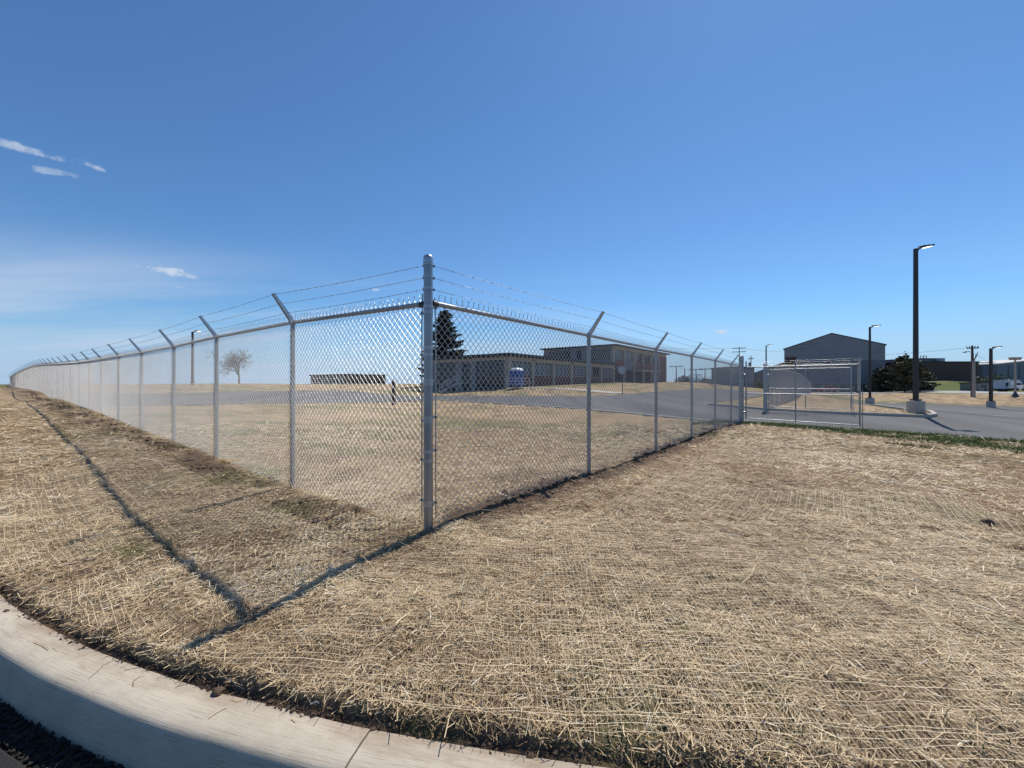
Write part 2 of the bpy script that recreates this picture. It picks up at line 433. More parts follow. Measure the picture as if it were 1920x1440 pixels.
def asphalt_material(name, base, grit=220.0, var=0.10):
    m = bpy.data.materials.new(name); m.use_nodes = True
    nt = m.node_tree; n, l = nt.nodes, nt.links
    b = n['Principled BSDF']; b.inputs['Roughness'].default_value = 0.92; b.inputs['Specular IOR Level'].default_value = 0.25
    geo = n.new('ShaderNodeNewGeometry')
    def noise(sc, det, mp=(1, 1, 1)):
        mm = n.new('ShaderNodeMapping'); mm.inputs['Scale'].default_value = mp; mm.inputs['Rotation'].default_value = (0, 0, R(38))
        l.new(geo.outputs['Position'], mm.inputs['Vector'])
        k = n.new('ShaderNodeTexNoise'); k.inputs['Scale'].default_value = sc; k.inputs['Detail'].default_value = det
        l.new(mm.outputs[0], k.inputs['Vector']); return k.outputs['Fac']
    g = noise(grit, 2); s = noise(0.5, 6, (1, 0.12, 1))
    mm = n.new('ShaderNodeMath'); mm.operation = 'MULTIPLY_ADD'; l.new(g, mm.inputs[0]); mm.inputs[1].default_value = 0.5; l.new(s, mm.inputs[2])
    r = n.new('ShaderNodeValToRGB'); e = r.color_ramp.elements
    c = np.array(base)
    e[0].position = 0.5; e[0].color = tuple(c * (1 - 2.2 * var)) + (1,)
    e[1].position = 0.98; e[1].color = tuple(c * (1 + 2.8 * var)) + (1,)
    l.new(mm.outputs[0], r.inputs['Fac']); l.new(r.outputs[0], b.inputs['Base Color'])
    bp = n.new('ShaderNodeBump'); bp.inputs['Strength'].default_value = 0.5; bp.inputs['Distance'].default_value = 0.006
    l.new(g, bp.inputs['Height']); l.new(bp.outputs[0], b.inputs['Normal'])
    return m
M['asphalt'] = asphalt_material('worn_asphalt', (0.112, 0.111, 0.112), 220, 0.15)
M['asphalt_new'] = asphalt_material('fresh_asphalt', (0.030, 0.030, 0.032), 130, 0.22)
M['farroad'] = asphalt_material('pale_far_road', (0.33, 0.33, 0.32))

def kerb_material():
    m = bpy.data.materials.new('broomed_concrete'); m.use_nodes = True
    nt = m.node_tree; n, l = nt.nodes, nt.links
    b = n['Principled BSDF']; b.inputs['Roughness'].default_value = 0.88; b.inputs['Specular IOR Level'].default_value = 0.25
    uv = n.new('ShaderNodeUVMap'); uv.uv_map = 'UVMap'
    def noise(sc, det, mp, ro=0.6):
        mm = n.new('ShaderNodeMapping'); mm.inputs['Scale'].default_value = mp
        l.new(uv.outputs[0], mm.inputs['Vector'])
        k = n.new('ShaderNodeTexNoise'); k.inputs['Scale'].default_value = sc; k.inputs['Detail'].default_value = det; k.inputs['Roughness'].default_value = ro
        l.new(mm.outputs[0], k.inputs['Vector']); return k.outputs['Fac']
    broom = noise(1.0, 4, (5.0, 190.0, 1), 0.7); blot = noise(3.0, 7, (1, 1, 1), 0.65); pit = noise(70, 3, (1, 1, 1))
    r = n.new('ShaderNodeValToRGB'); e = r.color_ramp.elements
    e[0].position = 0.3; e[0].color = (0.41, 0.36, 0.285, 1); e[1].position = 0.7; e[1].color = (0.56, 0.50, 0.41, 1)
    l.new(blot, r.inputs['Fac'])
    r2 = n.new('ShaderNodeValToRGB'); e = r2.color_ramp.elements
    e[0].position = 0.36; e[0].color = (0.66, 0.60, 0.55, 1); e[1].position = 0.47; e[1].color = (1, 1, 1, 1)
    l.new(broom, r2.inputs['Fac'])
    mx = n.new('ShaderNodeMix'); mx.data_type = 'RGBA'; mx.blend_type = 'MULTIPLY'; mx.inputs[0].default_value = 0.75
    l.new(r.outputs[0], mx.inputs[6]); l.new(r2.outputs[0], mx.inputs[7]); sx_ = n.new('ShaderNodeSeparateXYZ'); l.new(uv.outputs[0], sx_.inputs[0])
    mr = n.new('ShaderNodeMapRange'); mr.inputs['From Min'].default_value = 0.56; mr.inputs['From Max'].default_value = 0.40; l.new(sx_.outputs[1], mr.inputs['Value'])
    st = noise(2.2, 8, (1, 3, 1), 0.75)
    sm = n.new('ShaderNodeMath'); sm.operation = 'MULTIPLY_ADD'; l.new(mr.outputs[0], sm.inputs[0]); sm.inputs[1].default_value = 0.30; l.new(st, sm.inputs[2])
    s2 = n.new('ShaderNodeMapRange'); s2.inputs['From Min'].default_value = 0.60; s2.inputs['From Max'].default_value = 0.86; s2.inputs['To Max'].default_value = 0.75; l.new(sm.outputs[0], s2.inputs['Value'])
    dirt = n.new('ShaderNodeMix'); dirt.data_type = 'RGBA'; l.new(s2.outputs[0], dirt.inputs[0]); l.new(mx.outputs[2], dirt.inputs[6]); dirt.inputs[7].default_value = (0.26, 0.185, 0.125, 1)
    l.new(dirt.outputs[2], b.inputs['Base Color'])
    ad = n.new('ShaderNodeMath'); ad.operation = 'MULTIPLY_ADD'; l.new(pit, ad.inputs[0]); ad.inputs[1].default_value = 0.4; l.new(broom, ad.inputs[2])
    bp = n.new('ShaderNodeBump'); bp.inputs['Strength'].default_value = 0.6; bp.inputs['Distance'].default_value = 0.003
    l.new(ad.outputs[0], bp.inputs['Height']); l.new(bp.outputs[0], b.inputs['Normal'])
    return m
M['kerb'] = kerb_material()

def straw_material(name, stops, rough=0.6):
    m = bpy.data.materials.new(name); m.use_nodes = True
    nt = m.node_tree; n, l = nt.nodes, nt.links
    b = n['Principled BSDF']; b.inputs['Roughness'].default_value = rough; b.inputs['Specular IOR Level'].default_value = 0.35
    a = n.new('ShaderNodeAttribute'); a.attribute_name = 'tone'
    r = n.new('ShaderNodeValToRGB'); e = r.color_ramp.elements
    while len(e) < len(stops): e.new(0.5)
    for q, (p, c) in zip(e, stops): q.position = p; q.color = tuple(c) + (1,)
    l.new(a.outputs['Fac'], r.inputs['Fac']); l.new(r.outputs[0], b.inputs['Base Color'])
    return m
M['straw'] = straw_material('straw', [(0.0, (0.22, 0.145, 0.078)), (0.30, (0.45, 0.325, 0.185)), (0.62, (0.68, 0.53, 0.325)), (0.88, (0.82, 0.69, 0.46)), (1.0, (0.83, 0.76, 0.62))])
M['net'] = mat('jute_netting', (0.68, 0.56, 0.38), 0.7, 0, 0.15, 4)
M['blade'] = straw_material('grass_blades', [(0.0, (0.035, 0.060, 0.010)), (0.5, (0.11, 0.165, 0.032)), (1.0, (0.22, 0.25, 0.075))])

# ------------------------------------------------------------------ mesh helpers
def link(o, parent=None):
    COL.objects.link(o)
    if parent is not None: o.parent = parent
    return o
def np_mesh(name, v, quads=None, tris=None, smooth=False):
    me = bpy.data.meshes.new(name)
    v = np.ascontiguousarray(v, dtype=np.float32).reshape(-1, 3)
    nq = 0 if quads is None else len(quads); nt_ = 0 if tris is None else len(tris)
    idx = []
    if nq: idx.append(np.asarray(quads, np.int32).ravel())
    if nt_: idx.append(np.asarray(tris, np.int32).ravel())
    idx = np.concatenate(idx)
    me.vertices.add(len(v)); me.vertices.foreach_set('co', v.ravel())
    me.loops.add(len(idx)); me.loops.foreach_set('vertex_index', idx)
    me.polygons.add(nq + nt_)
    ls = np.concatenate([np.arange(nq) * 4, nq * 4 + np.arange(nt_) * 3]).astype(np.int32)
    me.polygons.foreach_set('loop_start', ls)
    me.polygons.foreach_set('use_smooth', np.full(nq + nt_, smooth))
    me.update(calc_edges=True)
    me.validate()
    return me
def np_obj(name, v, quads=None, tris=None, m=None, parent=None, smooth=False, kind=None):
    me = np_mesh(name, v, quads, tris, smooth)
    if m is not None: me.materials.append(M[m])
    o = link(bpy.data.objects.new(name, me), parent)
    if kind: o['kind'] = kind
    return o
def point_attr(o, name, vals):
    a = o.data.attributes.new(name, 'FLOAT', 'POINT'); a.data.foreach_set('value', np.asarray(vals, np.float32))

class MB:
    """collects simple solids in world (or local) coordinates and links them as one mesh"""
    def __init__(s): s.v = []; s.q = []; s.t = []; s.n = 0
    def add(s, v, q=None, t=None):
        s.v.append(np.asarray(v, float).reshape(-1, 3))
        if q is not None and len(q): s.q.append(np.asarray(q, int).reshape(-1, 4) + s.n)
        if t is not None and len(t): s.t.append(np.asarray(t, int).reshape(-1, 3) + s.n)
        s.n += len(s.v[-1]); return s
    def hexa(s, c8):
        return s.add(c8, [(0, 3, 2, 1), (4, 5, 6, 7), (0, 1, 5, 4), (1, 2, 6, 5), (2, 3, 7, 6), (3, 0, 4, 7)])
    def frame_box(s, o, ax, ay, u0, u1, v0, v1, z0, z1):
        o = np.asarray(o, float)[:2]
        c = []
        for z in (z0, z1):
            for (a, b) in ((u0, v0), (u1, v0), (u1, v1), (u0, v1)):
                p = o + ax * a + ay * b; c.append((p[0], p[1], z))
        c = np.array(c)
        if ax[0] * ay[1] - ax[1] * ay[0] < 0: c = c[[0, 3, 2, 1, 4, 7, 6, 5]]
        return s.hexa(c)
    def box(s, x0, x1, y0, y1, z0, z1):
        return s.frame_box((0, 0), np.array([1., 0.]), np.array([0., 1.]), x0, x1, y0, y1, z0, z1)
    def tube(s, pts, r, n=8, caps=True):
        p = np.asarray(pts, float)
        r = np.broadcast_to(np.asarray(r, float), (len(p),))
        t = np.gradient(p, axis=0); t /= np.linalg.norm(t, axis=1)[:, None] + 1e-12
        ref = np.array([0, 0, 1.]) if abs(t[:, 2]).mean() < 0.9 else np.array([1., 0, 0])
        a = np.cross(t, ref); a /= np.linalg.norm(a, axis=1)[:, None] + 1e-12
        b = np.cross(t, a)
        an = np.linspace(0, 2 * np.pi, n, endpoint=False)
        v = p[:, None] + (r[:, None, None]) * (np.cos(an)[None, :, None] * a[:, None] + np.sin(an)[None, :, None] * b[:, None])
        m = len(p)
        i = np.arange(m - 1)[:, None] * n; j = np.arange(n)[None]; k = (j + 1) % n
        q = np.stack([i + j, i + n + j, i + n + k, i + k], -1).reshape(-1, 4)
        v = v.reshape(-1, 3); tr = []
        if caps:
            v = np.vstack([v, p[0], p[-1]]); c0 = m * n; c1 = c0 + 1
            jj = np.arange(n); kk = (jj + 1) % n
            tr = np.concatenate([np.stack([np.full(n, c0), jj, kk], -1), np.stack([np.full(n, c1), (m - 1) * n + kk, (m - 1) * n + jj], -1)])
        return s.add(v, q, tr)
    def lathe(s, c, prof, n=16):
        """profile of (radius, z) round a vertical axis at c"""
        return s.tube_prof(np.asarray(c, float), prof, n)
    def tube_prof(s, c, prof, n):
        an = np.linspace(0, 2 * np.pi, n, endpoint=False)
        v = []
        for r_, z_ in prof: v.append(np.stack([c[0] + r_ * np.cos(an), c[1] + r_ * np.sin(an), np.full(n, c[2] + z_)], -1))
        m = len(prof)
        i = np.arange(m - 1)[:, None] * n; j = np.arange(n)[None]; k = (j + 1) % n
        q = np.stack([i + j, i + k, i + n + k, i + n + j], -1).reshape(-1, 4)
        v = np.concatenate(v)
        v = np.vstack([v, [c[0], c[1], c[2] + prof[0][1]], [c[0], c[1], c[2] + prof[-1][1]]])
        jj = np.arange(n); kk = (jj + 1) % n
        tr = np.concatenate([np.stack([np.full(n, m * n), kk, jj], -1), np.stack([np.full(n, m * n + 1), (m - 1) * n + jj, (m - 1) * n + kk], -1)])
        return s.add(v, q, tr)
    def prism(s, poly, vec):
        """extrude a planar polygon (list of 3D points) along vec"""
        p = np.asarray(poly, float); n = len(p); vec = np.asarray(vec, float)
        v = np.vstack([p, p + vec, p.mean(0), p.mean(0) + vec])
        j = np.arange(n); k = (j + 1) % n
        q = np.stack([j, k, n + k, n + j], -1)
        t = np.concatenate([np.stack([np.full(n, 2 * n), k, j], -1), np.stack([np.full(n, 2 * n + 1), n + j, n + k], -1)])
        return s.add(v, q, t)
    def build(s, name, m, parent=None, smooth=False, kind=None, label=None, cat=None, group=None, bevel=0):
        q = np.concatenate(s.q) if s.q else None; t = np.concatenate(s.t) if s.t else None
        o = np_obj(name, np.concatenate(s.v), q, t, m, parent, smooth, kind)
        tag(o, label, cat, group)
        if bevel:
            b = o.modifiers.new('bevel', 'BEVEL'); b.width = bevel; b.segments = 2; b.limit_method = 'ANGLE'
        return o
def tag(o, label=None, cat=None, group=None, kind=None):
    if label: o['label'] = label
    if cat: o['category'] = cat
    if group: o['group'] = group
    if kind: o['kind'] = kind
    return o
def thing(name, loc, label, cat, group=None):
    """an empty at the base of a thing; its parts keep world coordinates through the inverse parent matrix"""
    o = bpy.data.objects.new(name, None); o.empty_display_size = 0.2
    o.location = tuple(float(c) for c in loc)
    COL.objects.link(o)
    return tag(o, label, cat, group)
def adopt(t):
    inv = Matrix.Translation(t.location).inverted()
    for c in t.children: c.matrix_parent_inverse = inv
def smooth_angle(o, deg=40):
    for p in o.data.polygons: p.use_smooth = True
    me = o.data
    bm = bmesh.new(); bm.from_mesh(me)
    for e in bm.edges:
        if len(e.link_faces) == 2 and e.calc_face_angle(0) > R(deg): e.smooth = False
    bm.to_mesh(me); bm.free()

# ------------------------------------------------------------------ ground sheet
def green_mask(x, y):
    n1 = fbm(x * 0.9, y * 0.9, 31, 4); n2 = fbm(x * 0.22, y * 0.22, 41, 3)
    g = np.zeros_like(x)
    # strip along the driveway edge
    dk = np.array(DK)
    dist = ((x - DK0[0]) * U[0] + (y - DK0[1]) * U[1])      # negative: on our side
    along = -((x - DK0[0]) * V[0] + (y - DK0[1]) * V[1])
    w = 0.5 + 0.40 * np.clip(along, 0, 12)
    strip = sstep(-dist, w + 1.1, w * 0.35) * (along > -1.2) * (dist < 0.2)
    g = np.maximum(g, strip * sstep(n1, 0.30, 0.48))
    # thin growth inside the yard and patches in the mat
    inside = ((x - CORNER[0]) * U[0] + (y - CORNER[1]) * U[1] > 0) & ((x - CORNER[0]) * V[0] + (y - CORNER[1]) * V[1] > 0)
    g = np.maximum(g, inside * 0.62 * sstep(n1 * 0.6 + n2 * 0.4, 0.47, 0.66))
    rr = np.hypot(x, y)
    g = np.maximum(g, 0.45 * sstep(n1, 0.58, 0.72) * (rr < 14))
    # verges
    for p in POLYS.values():
        pd = polydist(x, y, p)
        g = np.maximum(g, 0.55 * sstep(pd, 1.6, 0.2) * sstep(n1, 0.42, 0.6) * (rr > 18))
    for pts, w, amt in GREEN_LINES:
        g = np.maximum(g, amt * sstep(polydist(x, y, pts, False), w, w * 0.5) * sstep(n1, 0.15, 0.35))
    for poly in GREEN_POLYS:
        g = np.maximum(g, inpoly(x, y, poly) * 0.95)
    # rough grass far off
    g = np.maximum(g, sstep(rr, 110, 150) * 0.8)
    return np.clip(g, 0, 1)
def soil_shade_mask(x, y):
    n1 = fbm(x * 2.3, y * 2.3, 51, 4)
    sL = (x - CORNER[0]) * V[0] + (y - CORNER[1]) * V[1]; oL = -((x - CORNER[0]) * U[0] + (y - CORNER[1]) * U[1])   # outward of left fence
    sR = (x - CORNER[0]) * U[0] + (y - CORNER[1]) * U[1]; oR = -((x - CORNER[0]) * V[0] + (y - CORNER[1]) * V[1])   # outward of right fence
    wL = 0.22 + 0.42 * np.clip(sL / 30, 0, 1) + 0.25 * fbm(sL * 0.6, sL * 0 + 3, 61, 2)
    s = sstep(np.abs(oL - 0.28 - 0.3 * np.clip(sL / 30, 0, 1)), wL, wL * 0.4) * (sL > 0.5) * sstep(n1, 0.36, 0.60) * 0.9
    s = np.maximum(s, sstep(np.abs(oR - 0.12), 0.50, 0.18) * (sR > 0.2) * (sR < 18) * sstep(n1, 0.22, 0.44))  # real soil strip, widened to carry the right fence's shadow band in its colour
    s = np.maximum(s, 0.85 * sstep(np.hypot(x - CORNER[0], y - CORNER[1]), 0.30, 0.08) * sstep(n1, 0.25, 0.5))
    kd = kerb_dist(x, y); rr = np.hypot(x, y)
    s = np.maximum(s, (kd < 0.020 + 0.04 * n1) * (rr < 60) * 1.0)
    for (px_, py_, rx, ry, amt) in SOIL_SPOTS:
        s = np.maximum(s, amt * sstep(np.hypot((x - px_) / rx, (y - py_) / ry) + (n1 - 0.5) * 1.6, 1.0, 0.35))
    s = np.maximum(s, 0.55 * sstep(fbm(x * 1.3, y * 1.3, 71, 4), 0.52, 0.70))
    s = np.maximum(s, 0.5 * sstep(fbm(x * 0.5 + 9, y * 3.5, 73, 4), 0.58, 0.74) * (sL < 0))
    return np.clip(s, 0, 1)
SOIL_SPOTS = []
for (x, y, rx, ry, amt) in [(1040, 1166, .05, .035, .95), (860, 1125, .12, .05, .7), (1140, 1155, .03, .02, .9), (1860, 985, .22, .10, .95), (1900, 1000, .35, .08, .9),
                            (1790, 955, .30, .05, .75), (1680, 940, .35, .05, .7), (1560, 935, .30, .05, .6), (1240, 950, .12, .05, .6), (1230, 880, .3, .08, .6),
                            (460, 1138, .10, .06, .9), (430, 1105, .06, .04, .9), (380, 1185, .12, .08, .8), (220, 1135, .05, .03, .7), (1660, 1330, .25, .05, .5), (1250, 1340, .2, .05, .55),
                            (1320, 905, .55, .22, .6), (1270, 880, .6, .2, .6), (1400, 960, .7, .12, .55), (1150, 1000, .5, .1, .5), (1500, 1010, .6, .1, .5), (1750, 1090, .5, .08, .45), (950, 1060, .35, .08, .4), (1600, 1240, .4, .06, .5), (700, 1180, .2, .06, .45), (150, 960, .3, .15, .5), (560, 1000, .25, .1, .45), (1870, 1440, .2, .1, .5), (1050, 1320, .25, .04, .6)]:
    p = gp(x, y); SOIL_SPOTS.append((p[0], p[1], rx, ry, amt))
def line(pts): return np.array([gp(x, y)[:2] for x, y in pts])
GREEN_LINES = [(line([(1500, 738), (1560, 744), (1620, 752), (1690, 767)]), 0.9, 0.95),
               (line([(1585, 750), (1640, 753), (1700, 754.5), (1800, 757), (1920, 760.5)]), 1.2, 0.8),
               (line([(1470, 737.5), (1600, 737.5), (1750, 738.5), (1920, 741)]), 1.2, 0.75),
               (line([(955, 728), (1060, 724), (1150, 719)]), 1.4, 0.8), (line([(1400, 744), (1432, 741)]), 1.4, 0.85),
               (line([(700, 732), (760, 733), (790, 736)]), 1.0, 0.7), (line([(840, 748), (950, 755)]), 1.5, 0.6)]
GREEN_POLYS = [np.array([P(1735, 733, 86)[:2], P(1832, 733, 86)[:2], P(1836, 714, 106)[:2], P(1700, 714, 106)[:2]])]

ang = np.concatenate([np.linspace(-66, 66, 560), np.linspace(70, 290, 56)])
ang = np.radians(ang)
rad = np.concatenate([np.linspace(0.35, 1.0, 10, endpoint=False), np.geomspace(1.0, 7.0, 150, endpoint=False), np.geomspace(7.0, 4000.0, 165)])
gx = (rad[:, None] * np.sin(ang)[None]).ravel(); gy = (rad[:, None] * np.cos(ang)[None]).ravel()
gz = H(gx, gy)
rm = road_mask(gx, gy)
gz = np.where(rm, gz - 0.10, gz)
na, nr = len(ang), len(rad)
i = np.arange(nr - 1)[:, None] * na; j = np.arange(na)[None]; k = (j + 1) % na
quads = np.stack([i + j, i + na + j, i + na + k, i + k], -1).reshape(-1, 4)[:, ::-1]
gv = np.stack([gx, gy, gz], -1)
gv = np.vstack([gv, [[0, 0, -0.6]]])
j = np.arange(na); k = (j + 1) % na
tr = np.stack([np.full(na, len(gv) - 1), k, j], -1)
ground = np_obj('ground', gv, quads, tr, 'ground', None, True, 'structure')
sRg = (gx - CORNER[0]) * U[0] + (gy - CORNER[1]) * U[1]; sLg = (gx - CORNER[0]) * V[0] + (gy - CORNER[1]) * V[1]
under = (0.42 - 0.24 * ((sRg > 0) & (sLg > 0))) * sstep(np.hypot(gx, gy), 26, 9)          # soil showing between the straws
gsoil = np.append(np.maximum(soil_shade_mask(gx, gy), under), 1); ggreen = np.append(green_mask(gx, gy), 0)
point_attr(ground, 'soil', gsoil); point_attr(ground, 'green', ggreen)
tag(ground, 'straw matted bare ground with patches of soil and new grass', 'ground')

# ------------------------------------------------------------------ paved sheets
def drape(name, poly, m, zoff, spacing, label, cat='road'):
    poly = np.asarray(poly)
    n = len(poly)
    # finer outline
    out = []
    for a in range(n):
        p0, p1 = poly[a], poly[(a + 1) % n]
        c = max(1, int(np.linalg.norm(p1 - p0) / spacing))
        for t in range(c): out.append(p0 + (p1 - p0) * t / c)
    out = np.array(out)
    x0, y0 = out.min(0); x1, y1 = out.max(0)
    xs, ys = np.meshgrid(np.arange(x0, x1, spacing), np.arange(y0, y1, spacing))
    xs = xs.ravel(); ys = ys.ravel()
    ok = inpoly(xs, ys, out) & (polydist(xs, ys, out) > spacing * 0.4)
    pts = [Vector(p) for p in out] + [Vector((a, b)) for a, b in zip(xs[ok], ys[ok])]
    r = delaunay_2d_cdt(pts, [], [list(range(len(out)))], 1, 1e-4)
    vv = np.array([(p.x, p.y) for p in r[0]])
    z = Hbase(vv[:, 0], vv[:, 1]) + zoff
    tris = np.array([f for f in r[2] if len(f) == 3])
    a, b, c = vv[tris[:, 0]], vv[tris[:, 1]], vv[tris[:, 2]]
    cr = (b[:, 0] - a[:, 0]) * (c[:, 1] - a[:, 1]) - (b[:, 1] - a[:, 1]) * (c[:, 0] - a[:, 0])
    tris[cr < 0] = tris[cr < 0][:, ::-1]
    o = np_obj(name, np.column_stack([vv, z]), None, tris, m, None, True, 'structure')
    return tag(o, label, cat)
drape('inner_road', POLYS['inner_road'], 'asphalt', 0.0, 1.6, 'grey asphalt road curving past the low school building inside the fence')
drape('parking_lot', POLYS['parking_lot'], 'asphalt', 0.004, 1.4, 'grey asphalt driveway and parking lot beyond the open gates', 'parking lot')
drape('far_road', np.array([gp(x, y)[:2] for x, y in [(1530, 737.0), (1700, 736.8), (1920, 739.5), (2100, 742), (2100, 737.5), (1920, 735.6), (1700, 734.4), (1530, 734.8)]]),
      'farroad', 0.05, 3.0, 'pale road strip running behind the straw verge')
drape('footpath', np.array([gp(x, y)[:2] for x, y in [(950, 728.4), (1040, 728.2), (1110, 731.6), (1178, 737.5), (1150, 738.9), (1085, 733.0), (1040, 729.4), (950, 729.6)]]),
      'concrete', 0.05, 1.5, 'pale concrete footpath leading to the ramp by the low building', 'footpath')
# painted stall lines in the lot
for (xa, ya, xb, yb, w) in [(1808, 772.6, 1832, 773.4, 0.14), (1730, 768.5, 1742, 768.9, 0.12), (1860, 779, 1905, 781, 0.12)]:
    a, b = gp(xa, ya), gp(xb, yb)
    d = (b - a)[:2]; d /= np.linalg.norm(d); nrm = np.array([-d[1], d[0]]) * w
    v = [(a[0] + s * nrm[0], a[1] + s * nrm[1], Hbase(a[0], a[1])[0] + 0.012) for s in (-1, 1)] + [(b[0] + s * nrm[0], b[1] + s * nrm[1], Hbase(b[0], b[1])[0] + 0.012) for s in (1, -1)]
    o = np_obj('painted_line', v, [(0, 3, 2, 1)], None, 'paint', None, False, 'structure')
    tag(o, 'short white stall line painted on the parking lot asphalt', 'road marking', 'stall lines')

# ------------------------------------------------------------------ kerbs
def offset_curve(c, d):
    t = np.gradient(c, axis=0); t /= np.linalg.norm(t, axis=1)[:, None]
    return c + np.stack([t[:, 1], -t[:, 0]], -1) * d           # to the right of travel
def resample(c, step):
    s = np.concatenate([[0], np.cumsum(np.linalg.norm(np.diff(c, axis=0), axis=1))])
    n = max(2, int(round(s[-1] / step)) + 1)
    q = np.linspace(0, s[-1], n)
    return np.stack([np.interp(q, s, c[:, a]) for a in range(c.shape[1])], -1), q
kerb_root = thing('kerb', (-0.5, 1.6, KZ), 'broom finished pale concrete kerb curving along the fresh asphalt street', 'kerb')
kerb_root['kind'] = 'structure'
kc = KB[(KB[:, 0] > -14) & (KB[:, 0] < 8)]
kc, ks = resample(kc, 0.06)
joint_x = -0.566
kj = ks[np.argmin(abs(kc[:, 0] - joint_x))]
joints = [kj + 4.6 * a for a in range(-4, 4)]
edges = [ks[0]] + [a for a in joints if ks[0] + 0.3 < a < ks[-1] - 0.3] + [ks[-1]]
prof = [(0.0, -0.42), (0.0, -0.008), (0.008, 0.0), (0.07, 0.003), (0.15, 0.0), (0.182, -0.004), (0.200, -0.014), (0.211, -0.034), (0.216, -0.07), (0.232, -0.42)]
for a, b in zip(edges[:-1], edges[1:]):
    s = np.arange(a + 0.0035, b - 0.0035, 0.06); s = np.append(s, b - 0.0035)
    c = np.stack([np.interp(s, ks, kc[:, 0]), np.interp(s, ks, kc[:, 1])], -1)
    t = np.gradient(c, axis=0); t /= np.linalg.norm(t, axis=1)[:, None]
    nrm = np.stack([t[:, 1], -t[:, 0]], -1)
    wob = (fbm(s * 3, s * 0, 91, 3) - 0.5) * 0.012
    rows = []; uvs = []
    acc = 0; last = prof[0]
    for (w, z) in prof:
        acc += math.hypot(w - last[0], z - last[1]); last = (w, z)
        ww = w + (wob * (1 if w < 0.01 else 0.3))
        rows.append(np.stack([c[:, 0] + nrm[:, 0] * ww, c[:, 1] + nrm[:, 1] * ww, np.full(len(s), KZ + z)], -1)); uvs.append(np.stack([s, np.full(len(s), acc)], -1))
    v = np.concatenate(rows); uvv = np.concatenate(uvs); m_ = len(s); pr = len(prof)
    i = np.arange(pr - 1)[:, None] * m_; jj = np.arange(m_ - 1)[None]
    q = np.stack([i + jj, i + m_ + jj, i + m_ + jj + 1, i + jj + 1], -1).reshape(-1, 4)
    ends = []
    for e in (0, m_ - 1):
        for w_ in range(1, pr - 1):
            tri = (e, w_ * m_ + e, (w_ + 1) * m_ + e); ends.append(tri[::-1] if e == 0 else tri)
    o = np_obj('kerb_section', v, q[:, ::-1] if False else q, np.array(ends), 'kerb', kerb_root, True)
    ul = o.data.uv_layers.new(name='UVMap')
    li = np.empty(len(o.data.loops), np.int32); o.data.loops.foreach_get('vertex_index', li)
    ul.data.foreach_set('uv', uvv[li].astype(np.float32).ravel())
    smooth_angle(o, 35)
adopt(kerb_root)
# street asphalt, its edge broken off a hand's width before the kerb
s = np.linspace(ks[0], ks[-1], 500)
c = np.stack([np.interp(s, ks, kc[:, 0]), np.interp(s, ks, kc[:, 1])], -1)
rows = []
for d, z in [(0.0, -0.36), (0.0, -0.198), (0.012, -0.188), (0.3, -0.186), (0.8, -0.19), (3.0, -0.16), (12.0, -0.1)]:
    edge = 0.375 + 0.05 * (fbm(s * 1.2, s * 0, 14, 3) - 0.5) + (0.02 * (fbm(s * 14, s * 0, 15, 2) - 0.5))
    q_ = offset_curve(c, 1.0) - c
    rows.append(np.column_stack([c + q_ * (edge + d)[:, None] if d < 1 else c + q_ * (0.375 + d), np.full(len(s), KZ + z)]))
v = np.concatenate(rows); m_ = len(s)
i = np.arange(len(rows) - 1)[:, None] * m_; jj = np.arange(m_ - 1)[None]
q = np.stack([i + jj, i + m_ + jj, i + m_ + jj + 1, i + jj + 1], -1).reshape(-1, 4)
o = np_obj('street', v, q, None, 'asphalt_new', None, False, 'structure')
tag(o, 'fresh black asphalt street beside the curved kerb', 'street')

def kerb_run(pts, label, w=0.16, h=0.13, step=0.9, lift=0.0, side=1):
    """a low kerb along a line on the ground, cut into sections"""
    c, q = resample(np.asarray(pts, float), step)
    root = thing('kerb', (c[0][0], c[0][1], Hbase(c[0][0], c[0][1])[0]), label, 'kerb'); root['kind'] = 'structure'
    t = np.gradient(c, axis=0); t /= np.linalg.norm(t, axis=1)[:, None]
    nrm = np.stack([t[:, 1], -t[:, 0]], -1) * side
    z = Hbase(c[:, 0], c[:, 1])
    per = max(2, int(round(3.0 / step)))
    for a in range(0, len(c) - 1, per):
        b = min(a + per, len(c) - 1)
        mb = MB(); rows = []
        for (ww, hh) in [(0, -0.2), (0, h - 0.02), (0.02, h), (w, h), (w, -0.2)]:
            rr = c[a:b + 1] + nrm[a:b + 1] * ww
            if b < len(c) - 1: rr = rr.copy(); rr[-1] -= t[b] * 0.01
            rows.append(np.column_stack([rr, z[a:b + 1] + hh]))
        n_ = b - a + 1; v = np.concatenate(rows)
        i = np.arange(len(rows) - 1)[:, None] * n_; jj = np.arange(n_ - 1)[None]
        qd = np.stack([i + jj, i + jj + 1, i + n_ + jj + 1, i + n_ + jj], -1).reshape(-1, 4)
        if side < 0: qd = qd[:, ::-1]
        mb.add(v, qd, [(0, n_, 2 * n_), (0, 2 * n_, 3 * n_), (0, 3 * n_, 4 * n_), (n_ - 1, 3 * n_ - 1, 2 * n_ - 1), (n_ - 1, 4 * n_ - 1, 3 * n_ - 1), (n_ - 1, 5 * n_ - 1, 4 * n_ - 1)])
        mb.build('kerb_section', 'concrete', root)
    adopt(root)
kerb_run(isl_near + isl_tip + isl_far[:2], 'grey concrete kerb round the straw island beyond the driveway', side=-1)
kerb_run(DK, 'pale flush kerb between green strip and driveway asphalt', w=0.15, h=0.025, side=-1)
kerb_run(inner_near[4:] , 'pale flush kerb along the near edge of the inner road', w=0.15, h=0.03, side=-1)

